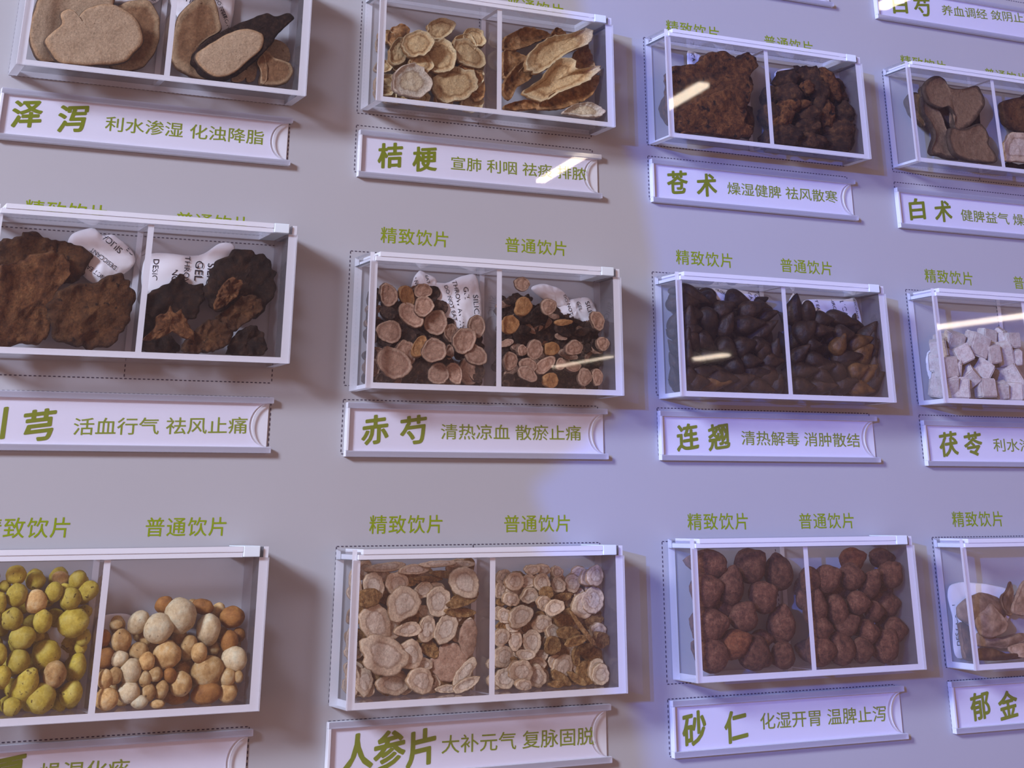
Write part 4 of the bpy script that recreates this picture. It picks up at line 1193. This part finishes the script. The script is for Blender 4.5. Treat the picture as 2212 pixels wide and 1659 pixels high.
DP = [('lumpy almost black rhizome piece in the upper corner by the end panel', [(1240, 520), (1265, 455), (1330, 420), (1390, 375), (1460, 385), (1530, 400), (1560, 440), (1610, 480), (1610, 590), (1590, 680), (1540, 740), (1480, 770), (1400, 740), (1300, 720), (1240, 690), (1215, 600)], M_CXD, 0.011, 0.007),
      ('dark star-shaped rhizome piece under the lettered packet', [(830, 670), (900, 600), (980, 560), (1050, 512), (1090, 570), (1170, 580), (1180, 640), (1120, 760), (1040, 800), (900, 780), (845, 730)], M_CXD, 0.010, 0.005),
      ('dark rhizome piece leaning on the divider near the floor', [(818, 780), (880, 770), (960, 880), (1040, 985), (820, 985)], M_CXD, 0.008, 0.005),
      ('brown flat rhizome piece aslant between corner lump and floor', [(1245, 780), (1330, 700), (1400, 640), (1500, 655), (1512, 720), (1420, 800), (1340, 845)], M_CX, 0.017, 0.004),
      ('small pale finger-like rhizome piece on the corner lump', [(1240, 680), (1300, 560), (1355, 535), (1395, 570), (1370, 640), (1310, 690), (1250, 720)], M_CXO, 0.0205, 0.003),
      ('lumpy dark rhizome piece on the floor by the end panel', [(1310, 960), (1350, 880), (1440, 820), (1500, 850), (1545, 940), (1500, 990), (1320, 988)], M_CXD, 0.015, 0.007),
      ('round ragged rhizome slice on the floor with a paler middle', [(1050, 940), (1100, 880), (1150, 830), (1230, 780), (1330, 830), (1345, 900), (1270, 960), (1150, 985), (1060, 975)], M_CX, 0.019, 0.004),
      ('orange-brown butterfly-shaped rhizome piece in front', [(915, 755), (965, 735), (985, 702), (1010, 740), (1050, 720), (1065, 760), (1100, 800), (1122, 890), (1060, 880), (1000, 848), (940, 880), (870, 897), (830, 890), (890, 830)], M_CXO, 0.0225, 0.003)]
for i, (lb_, pts, mt, dp, th) in enumerate(DP):
    polyflat('rhizome_piece', cp, 'D', pts, dp, mt, lb_, 'rhizome piece', 'small dark rhizome pieces', thick=th, rough=0.0026, wob=0.08, seed=1500 + i, n=96, fine=14, tilt=(0.08 * (-1) ** i, 0.05))

# ---- first row, large tan slices
cp = comp(0, 1, 0)
packet(cp, 'A', [(640, -60), (1050, -60), (1050, 10), (960, 30), (700, 10)], 0.004, 'desiccant packet at the top of the big tan slices box', [('SILICA', 960, -10, 28, -15)])
polyflat('alisma_slice', cp, 'A', [(880, 10), (980, 10), (1040, 110), (1048, 230), (1010, 350), (930, 440), (820, 462), (730, 430), (700, 300), (720, 120), (790, 40)], 0.007, M_ZXO, 'tan slice with pale cracked edge tucked behind the foremost big slice', 'root slice', 'big tan root slices', thick=0.0035, rough=0.0007, wob=0.03, seed=1601, n=70)
polyflat('alisma_slice', cp, 'A', [(165, 220), (175, 110), (205, 20), (270, -40), (480, -60), (690, -40), (700, 60), (640, 200), (560, 330), (400, 400), (240, 395), (180, 320)], 0.013, M_ZX, 'largest tan slice at the back, leaning on the outer end panel', 'root slice', 'big tan root slices', thick=0.004, rough=0.0007, wob=0.03, seed=1602, n=70, tilt=(0.05, 0.03))
polyflat('alisma_slice', cp, 'A', [(285, 270), (340, 205), (392, 160), (388, 90), (440, 60), (480, 80), (500, 110), (560, 55), (680, 28), (780, 55), (865, 115), (910, 190), (918, 270), (880, 340), (800, 405), (660, 425), (500, 428), (380, 408), (325, 350)], 0.0205, M_ZX, 'foremost big round tan slice with a notch in its upper rim', 'root slice', 'big tan root slices', thick=0.0045, rough=0.0006, wob=0.02, seed=1603, n=90, tilt=(0.03, -0.03))
cp = comp(0, 1, 1)
packet(cp, 'A', [(1130, -60), (1480, -60), (1500, 120), (1440, 230), (1300, 200), (1140, 100)], 0.004, 'lettered desiccant packet behind the tall tan slice beside the divider', [('SILICA', 1195, 0, 34, 160), ('DO NOT', 1420, 60, 26, -60), ('THROW', 1450, 130, 26, -60)])
polyflat('alisma_slice', cp, 'A', [(1105, 300), (1125, 190), (1160, 90), (1250, 10), (1320, -15), (1388, 10), (1415, 120), (1425, 200), (1330, 260), (1250, 350), (1285, 440), (1330, 515), (1190, 480), (1110, 410)], 0.0115, M_ZXO, 'tall orange-tan slice standing against the divider', 'root slice', 'big tan root slices', thick=0.0045, rough=0.0008, wob=0.02, seed=1604, n=70, tilt=(-0.08, 0))
for i, (lb_, pts, mt, dp, th) in enumerate([
        ('small round slice at the top of the end panel side', [(1750, 290), (1780, 258), (1850, 275), (1895, 320), (1905, 400), (1840, 420), (1760, 380)], M_ZX, 0.008, 0.003),
        ('folded orange slice in the lower corner by the end panel', [(1690, 350), (1740, 330), (1790, 380), (1900, 420), (1910, 490), (1860, 550), (1760, 565), (1700, 540), (1720, 440)], M_ZXO, 0.015, 0.006),
        ('narrow pale slice seen edge-on, third from the end panel', [(1590, 440), (1640, 395), (1660, 430), (1640, 520), (1590, 530)], M_ZX, 0.012, 0.003),
        ('narrow tan slice seen edge-on, next to the folded one', [(1655, 400), (1695, 345), (1720, 420), (1720, 520), (1690, 550), (1680, 460)], M_ZXO, 0.017, 0.003),
        ('low tan slice under the barked root chunk', [(1490, 510), (1560, 450), (1600, 470), (1570, 520), (1520, 535)], M_ZX, 0.012, 0.003)]):
    polyflat('small_alisma_slice', cp, 'A', pts, dp, mt, lb_, 'root slice', 'small tan slices', thick=th, rough=0.0006, wob=0.03, seed=1610 + i)
t = empty('root_chunk', at(*zp('A', 1550, 340), 0.018))
flat('bark', cp, [zp('A', u, v) for u, v in [(1238, 375), (1300, 285), (1430, 205), (1560, 150), (1660, 110), (1720, 92), (1770, 112), (1850, 90), (1896, 118), (1800, 215), (1725, 315), (1610, 425), (1480, 512), (1370, 520), (1270, 455)]], 0.0165, M_BARK, 0.0100, (0.0, 0.0), 0, 0.0014, 0, 0.03, 110, 1620, parent=t, fine=18)
flat('cut_face', cp, [zp('A', u, v) for u, v in [(1258, 365), (1330, 300), (1500, 205), (1640, 190), (1698, 230), (1690, 312), (1600, 395), (1500, 480), (1390, 498), (1300, 440)]], 0.0222, M_ZX, 0.0022, (0, 0), -0.02, 0.0004, 0, 0.02, 60, 1621, parent=t)
tag(t, 'dark-barked root chunk cut flat, pointing up to the end panel', 'root chunk')

# ---- first row, ringed slices and long pieces
cp = comp(0, 2, 0)
fill(cp, 'B', [(250, 640, 26, 90), (260, 330, 26, 60), (360, 770, 62, 24), (640, 430, 62, 92), (1010, 640, 60, 112, 0, 2), (400, 260, 92, 70, 50, 2), (700, 215, 112, 72, 20), (1000, 285, 82, 66, -35), (700, 420, 122, 122), (880, 560, 80, 90, 0, 2), (395, 380, 62, 112, -20), (560, 470, 90, 80), (540, 325, 126, 90, 15), (935, 395, 142, 82, -35), (810, 612, 162, 136, 10), (490, 595, 140, 126, 0, 1)],
     'flat', 'bellflower_slice', 'cream ringed root slice', 'root slice', 'box of ringed slices', [M_JG, M_JGW, M_JGB], 4, thick=0.0028, back=12, cup=0.12, rough=0.0009, rim=0.0016, wob=0.09, seed0=1700, tiltr=0.16, start=0.2)
cp = comp(0, 2, 1)
JB = [('curled tan root piece at the top beside the divider', [(1150, 290), (1240, 235), (1330, 212), (1480, 268), (1400, 312), (1250, 370), (1150, 372)], M_JGB, 0.006, 0.1),
      ('small pointed tan root piece at the top of the heap', [(1495, 275), (1540, 200), (1610, 250), (1560, 290)], M_JGB, 0.006, 0.05),
      ('tan curved root piece in shade behind the long ones', [(1150, 380), (1240, 380), (1310, 440), (1230, 560), (1150, 570)], M_JGB, 0.009, 0.1),
      ('brown root piece standing along the end panel', [(1690, 480), (1790, 330), (1850, 430), (1870, 560), (1780, 560)], M_JGB, 0.009, 0.1),
      ('bark-covered root piece low against the divider', [(1158, 590), (1290, 450), (1380, 500), (1330, 590), (1240, 650), (1190, 735), (1156, 700)], M_JGB, 0.012, 0.08),
      ('long smooth root piece slanting up to the upper corner', [(1300, 480), (1350, 380), (1480, 285), (1600, 268), (1740, 228), (1790, 262), (1760, 332), (1600, 405), (1420, 540), (1330, 540)], M_JG, 0.016, 0.12),
      ('dark-sided root piece under the wrinkled one', [(1430, 780), (1560, 680), (1750, 600), (1862, 560), (1862, 630), (1790, 730), (1620, 800), (1460, 815)], M_JGB, 0.015, 0.1),
      ('wide wrinkled root piece with crimped edge in the middle', [(1305, 665), (1420, 590), (1500, 490), (1580, 428), (1680, 450), (1690, 510), (1862, 488), (1780, 590), (1570, 680), (1445, 745), (1330, 700)], M_JG, 0.021, 0.14),
      ('flat tan root piece on the floor beside the divider', [(1160, 770), (1290, 735), (1400, 745), (1400, 790), (1260, 805), (1170, 800)], M_JGB, 0.018, 0.05),
      ('pale frilled slice on the floor by the end panel', [(1600, 825), (1660, 775), (1720, 755), (1800, 755), (1880, 790), (1890, 840), (1800, 858), (1680, 845)], M_JGW, 0.0215, 0.08)]
for i, (lb_, pts, mt, dp, cu) in enumerate(JB):
    polyflat('root_piece', cp, 'B', pts, dp, mt, lb_, 'root piece', 'long tan root pieces', thick=0.0035, cup=cu, rough=0.0013, rim=0.0016, wob=0.06, seed=1800 + i, n=64, fine=24, tilt=(0.06 * (-1) ** i, 0.06))

# ---- first row, fibrous slab and knobbly chunks
cp = comp(0, 3, 0)
packet(cp, 'C', [(320, 255), (350, 245), (420, 290), (440, 350), (340, 380)], 0.004, 'lettered strip of a packet beside the end panel above the fibrous slab', [('SILICA', 345, 305, 22, -82)], puff=0.001)
packet(cp, 'C', [(380, 265), (460, 290), (520, 250), (640, 320), (620, 370), (430, 350)], 0.005, 'grey crumpled packet peeking over the fibrous slab', [], puff=0.002)
polyflat('root_slab', cp, 'C', [(130, 600), (160, 520), (215, 470), (270, 500), (280, 700), (220, 722), (160, 680)], 0.009, M_CZD, 'dark root slab against the end panel of the box', 'root slab', 'fibrous root slabs', thick=0.006, rough=0.0015, wob=0.05, seed=1901, tilt=(-.1, 0))
polyflat('root_slab', cp, 'C', [(640, 650), (690, 610), (770, 610), (790, 700), (770, 790), (690, 750), (650, 760)], 0.008, M_CZD, 'dark root slab on the floor beside the divider', 'root slab', 'fibrous root slabs', thick=0.006, rough=0.0015, wob=0.08, seed=1902)
polyflat('root_slab', cp, 'C', [(735, 400), (750, 320), (785, 330), (800, 400), (830, 490), (770, 440)], 0.010, M_CZD, 'narrow dark root slab standing against the divider', 'root slab', 'fibrous root slabs', thick=0.005, rough=0.0015, wob=0.08, seed=1903)
polyflat('root_slab', cp, 'C', [(252, 405), (330, 368), (425, 350), (440, 310), (520, 288), (600, 302), (640, 340), (682, 292), (728, 325), (738, 378), (690, 430), (702, 500), (690, 590), (655, 625), (600, 640), (500, 620), (380, 640), (258, 640)], 0.016, M_CZ, 'great rust-brown root slab with a knob at its top', 'root slab', 'fibrous root slabs', thick=0.010, rough=0.0032, wob=0.07, seed=1904, n=120, fine=17)
polyflat('root_slab', cp, 'C', [(262, 640), (330, 590), (430, 540), (560, 508), (640, 570), (650, 640), (635, 700), (690, 720), (650, 772), (540, 772), (420, 752), (266, 748)], 0.0205, M_CZ, 'fibrous rust-brown root slab in front on the floor', 'root slab', 'fibrous root slabs', thick=0.007, rough=0.0030, wob=0.06, seed=1905, n=120, fine=18)
cp = comp(0, 3, 1)
packet(cp, 'C', [(835, 370), (870, 330), (960, 330), (1090, 330), (1170, 400), (1180, 470), (1060, 440), (900, 450)], 0.005, 'dull grey packet behind the knobbly root chunks', [('SILICA', 910, 370, 20, -30), ('GEL', 1010, 360, 20, -15)], puff=0.002)
fill(cp, 'C', [(780, 640, 62, 60), (880, 445, 72, 52, 20), (1000, 430, 82, 62), (1160, 490, 46, 42), (1210, 560, 46, 42, 30), (1250, 625, 42, 46), (1200, 645, 62, 52), (1240, 720, 52, 62), (900, 530, 82, 62, -15), (1060, 512, 62, 62), (1130, 475, 100, 50, -62, 1), (1000, 490, 42, 40, 0, 1), (900, 592, 72, 50, 10, 1), (960, 582, 62, 34, 0, 1), (1080, 605, 86, 40, 70), (1010, 640, 72, 50), (1110, 645, 86, 48, 80, 1), (1000, 702, 82, 52), (870, 680, 86, 50, 55, 1), (1180, 722, 102, 72), (880, 762, 92, 58, 0), (1020, 792, 82, 50), (1150, 792, 122, 56, 5)],
     'chunk', 'root_chunk', 'knobbly brown root chunk', 'root chunk', 'box of fibrous slab', [M_CZD, M_CZ], 5, back=16, start=0.3, seed0=2000)

# ---- first row, dark-rimmed slices
cp = comp(0, 4, 0)
BZ = [('dark root slice against the end panel with only its back showing', [(245, 450), (300, 375), (380, 400), (430, 600), (430, 720), (340, 640), (280, 560)], M_BZ, 0.007, 0.004),
      ('shaded dark-rimmed slice behind the two-lobed one', [(380, 350), (470, 330), (640, 440), (790, 520), (790, 640), (760, 760), (600, 640), (440, 560)], M_BZ, 0.007, 0.004),
      ('near black piece in the gap in the middle of the heap', [(520, 580), (700, 580), (800, 700), (790, 1000), (700, 1010), (560, 800)], M_CXD, 0.005, 0.004),
      ('dark sliver of root standing beside the divider', [(1105, 560), (1165, 490), (1200, 640), (1200, 850), (1130, 740)], M_CXD, 0.008, 0.004),
      ('two-lobed dark-rimmed slice at the top of the heap', [(480, 350), (500, 260), (600, 188), (680, 225), (730, 300), (860, 320), (1000, 288), (1050, 350), (1082, 460), (1040, 560), (960, 660), (830, 748), (775, 690), (790, 590), (720, 500), (640, 510), (520, 450)], M_BZ, 0.0165, 0.004),
      ('long curved slice running down beside the end panel', [(395, 420), (470, 470), (560, 560), (640, 760), (720, 940), (790, 1020), (700, 1045), (560, 1010), (480, 980), (520, 800), (450, 640), (400, 560)], M_BZ, 0.013, 0.005),
      ('fan-shaped light brown slice on the floor beside the divider', [(745, 760), (900, 750), (1060, 700), (1140, 820), (1140, 900), (1200, 1000), (1200, 1085), (1000, 1075), (860, 1040), (770, 960)], M_BZ, 0.0195, 0.004)]
for i, (lb_, pts, mt, dp, th) in enumerate(BZ):
    polyflat('dark_rimmed_slice', cp, 'J', pts, dp, mt, lb_, 'root slice', 'dark-rimmed brown slices', thick=th, cup=0.05, rough=0.0008, rim=0.0006, wob=0.02, seed=2100 + i, n=80, tilt=(0.05, 0.05), **({4: dict(centre=(770, 410)), 5: dict(centre=(600, 760))}.get(i, {})))
cp = comp(0, 4, 1)
BZ2 = [('brown lumpy piece past the divider, at the picture edge', [(1200, 460), (1300, 430), (1400, 400), (1500, 380), (1520, 720), (1330, 740), (1230, 640)], M_CX, 0.010, 0.006),
       ('dark piece at the floor past the divider', [(1270, 1060), (1350, 1090), (1500, 1070), (1520, 1140), (1300, 1125)], M_CXD, 0.012, 0.004),
       ('pale grey slice past the divider under the lumpy piece', [(1220, 900), (1290, 780), (1400, 770), (1520, 800), (1520, 1050), (1330, 1060), (1230, 1040)], M_GIN, 0.019, 0.004)]
for i, (lb_, pts, mt, dp, th) in enumerate(BZ2):
    polyflat('pale_root_slice', cp, 'J', pts, dp, mt, lb_, 'root slice', 'slices past the divider', thick=th, rough=0.0012, wob=0.05, seed=2200 + i)
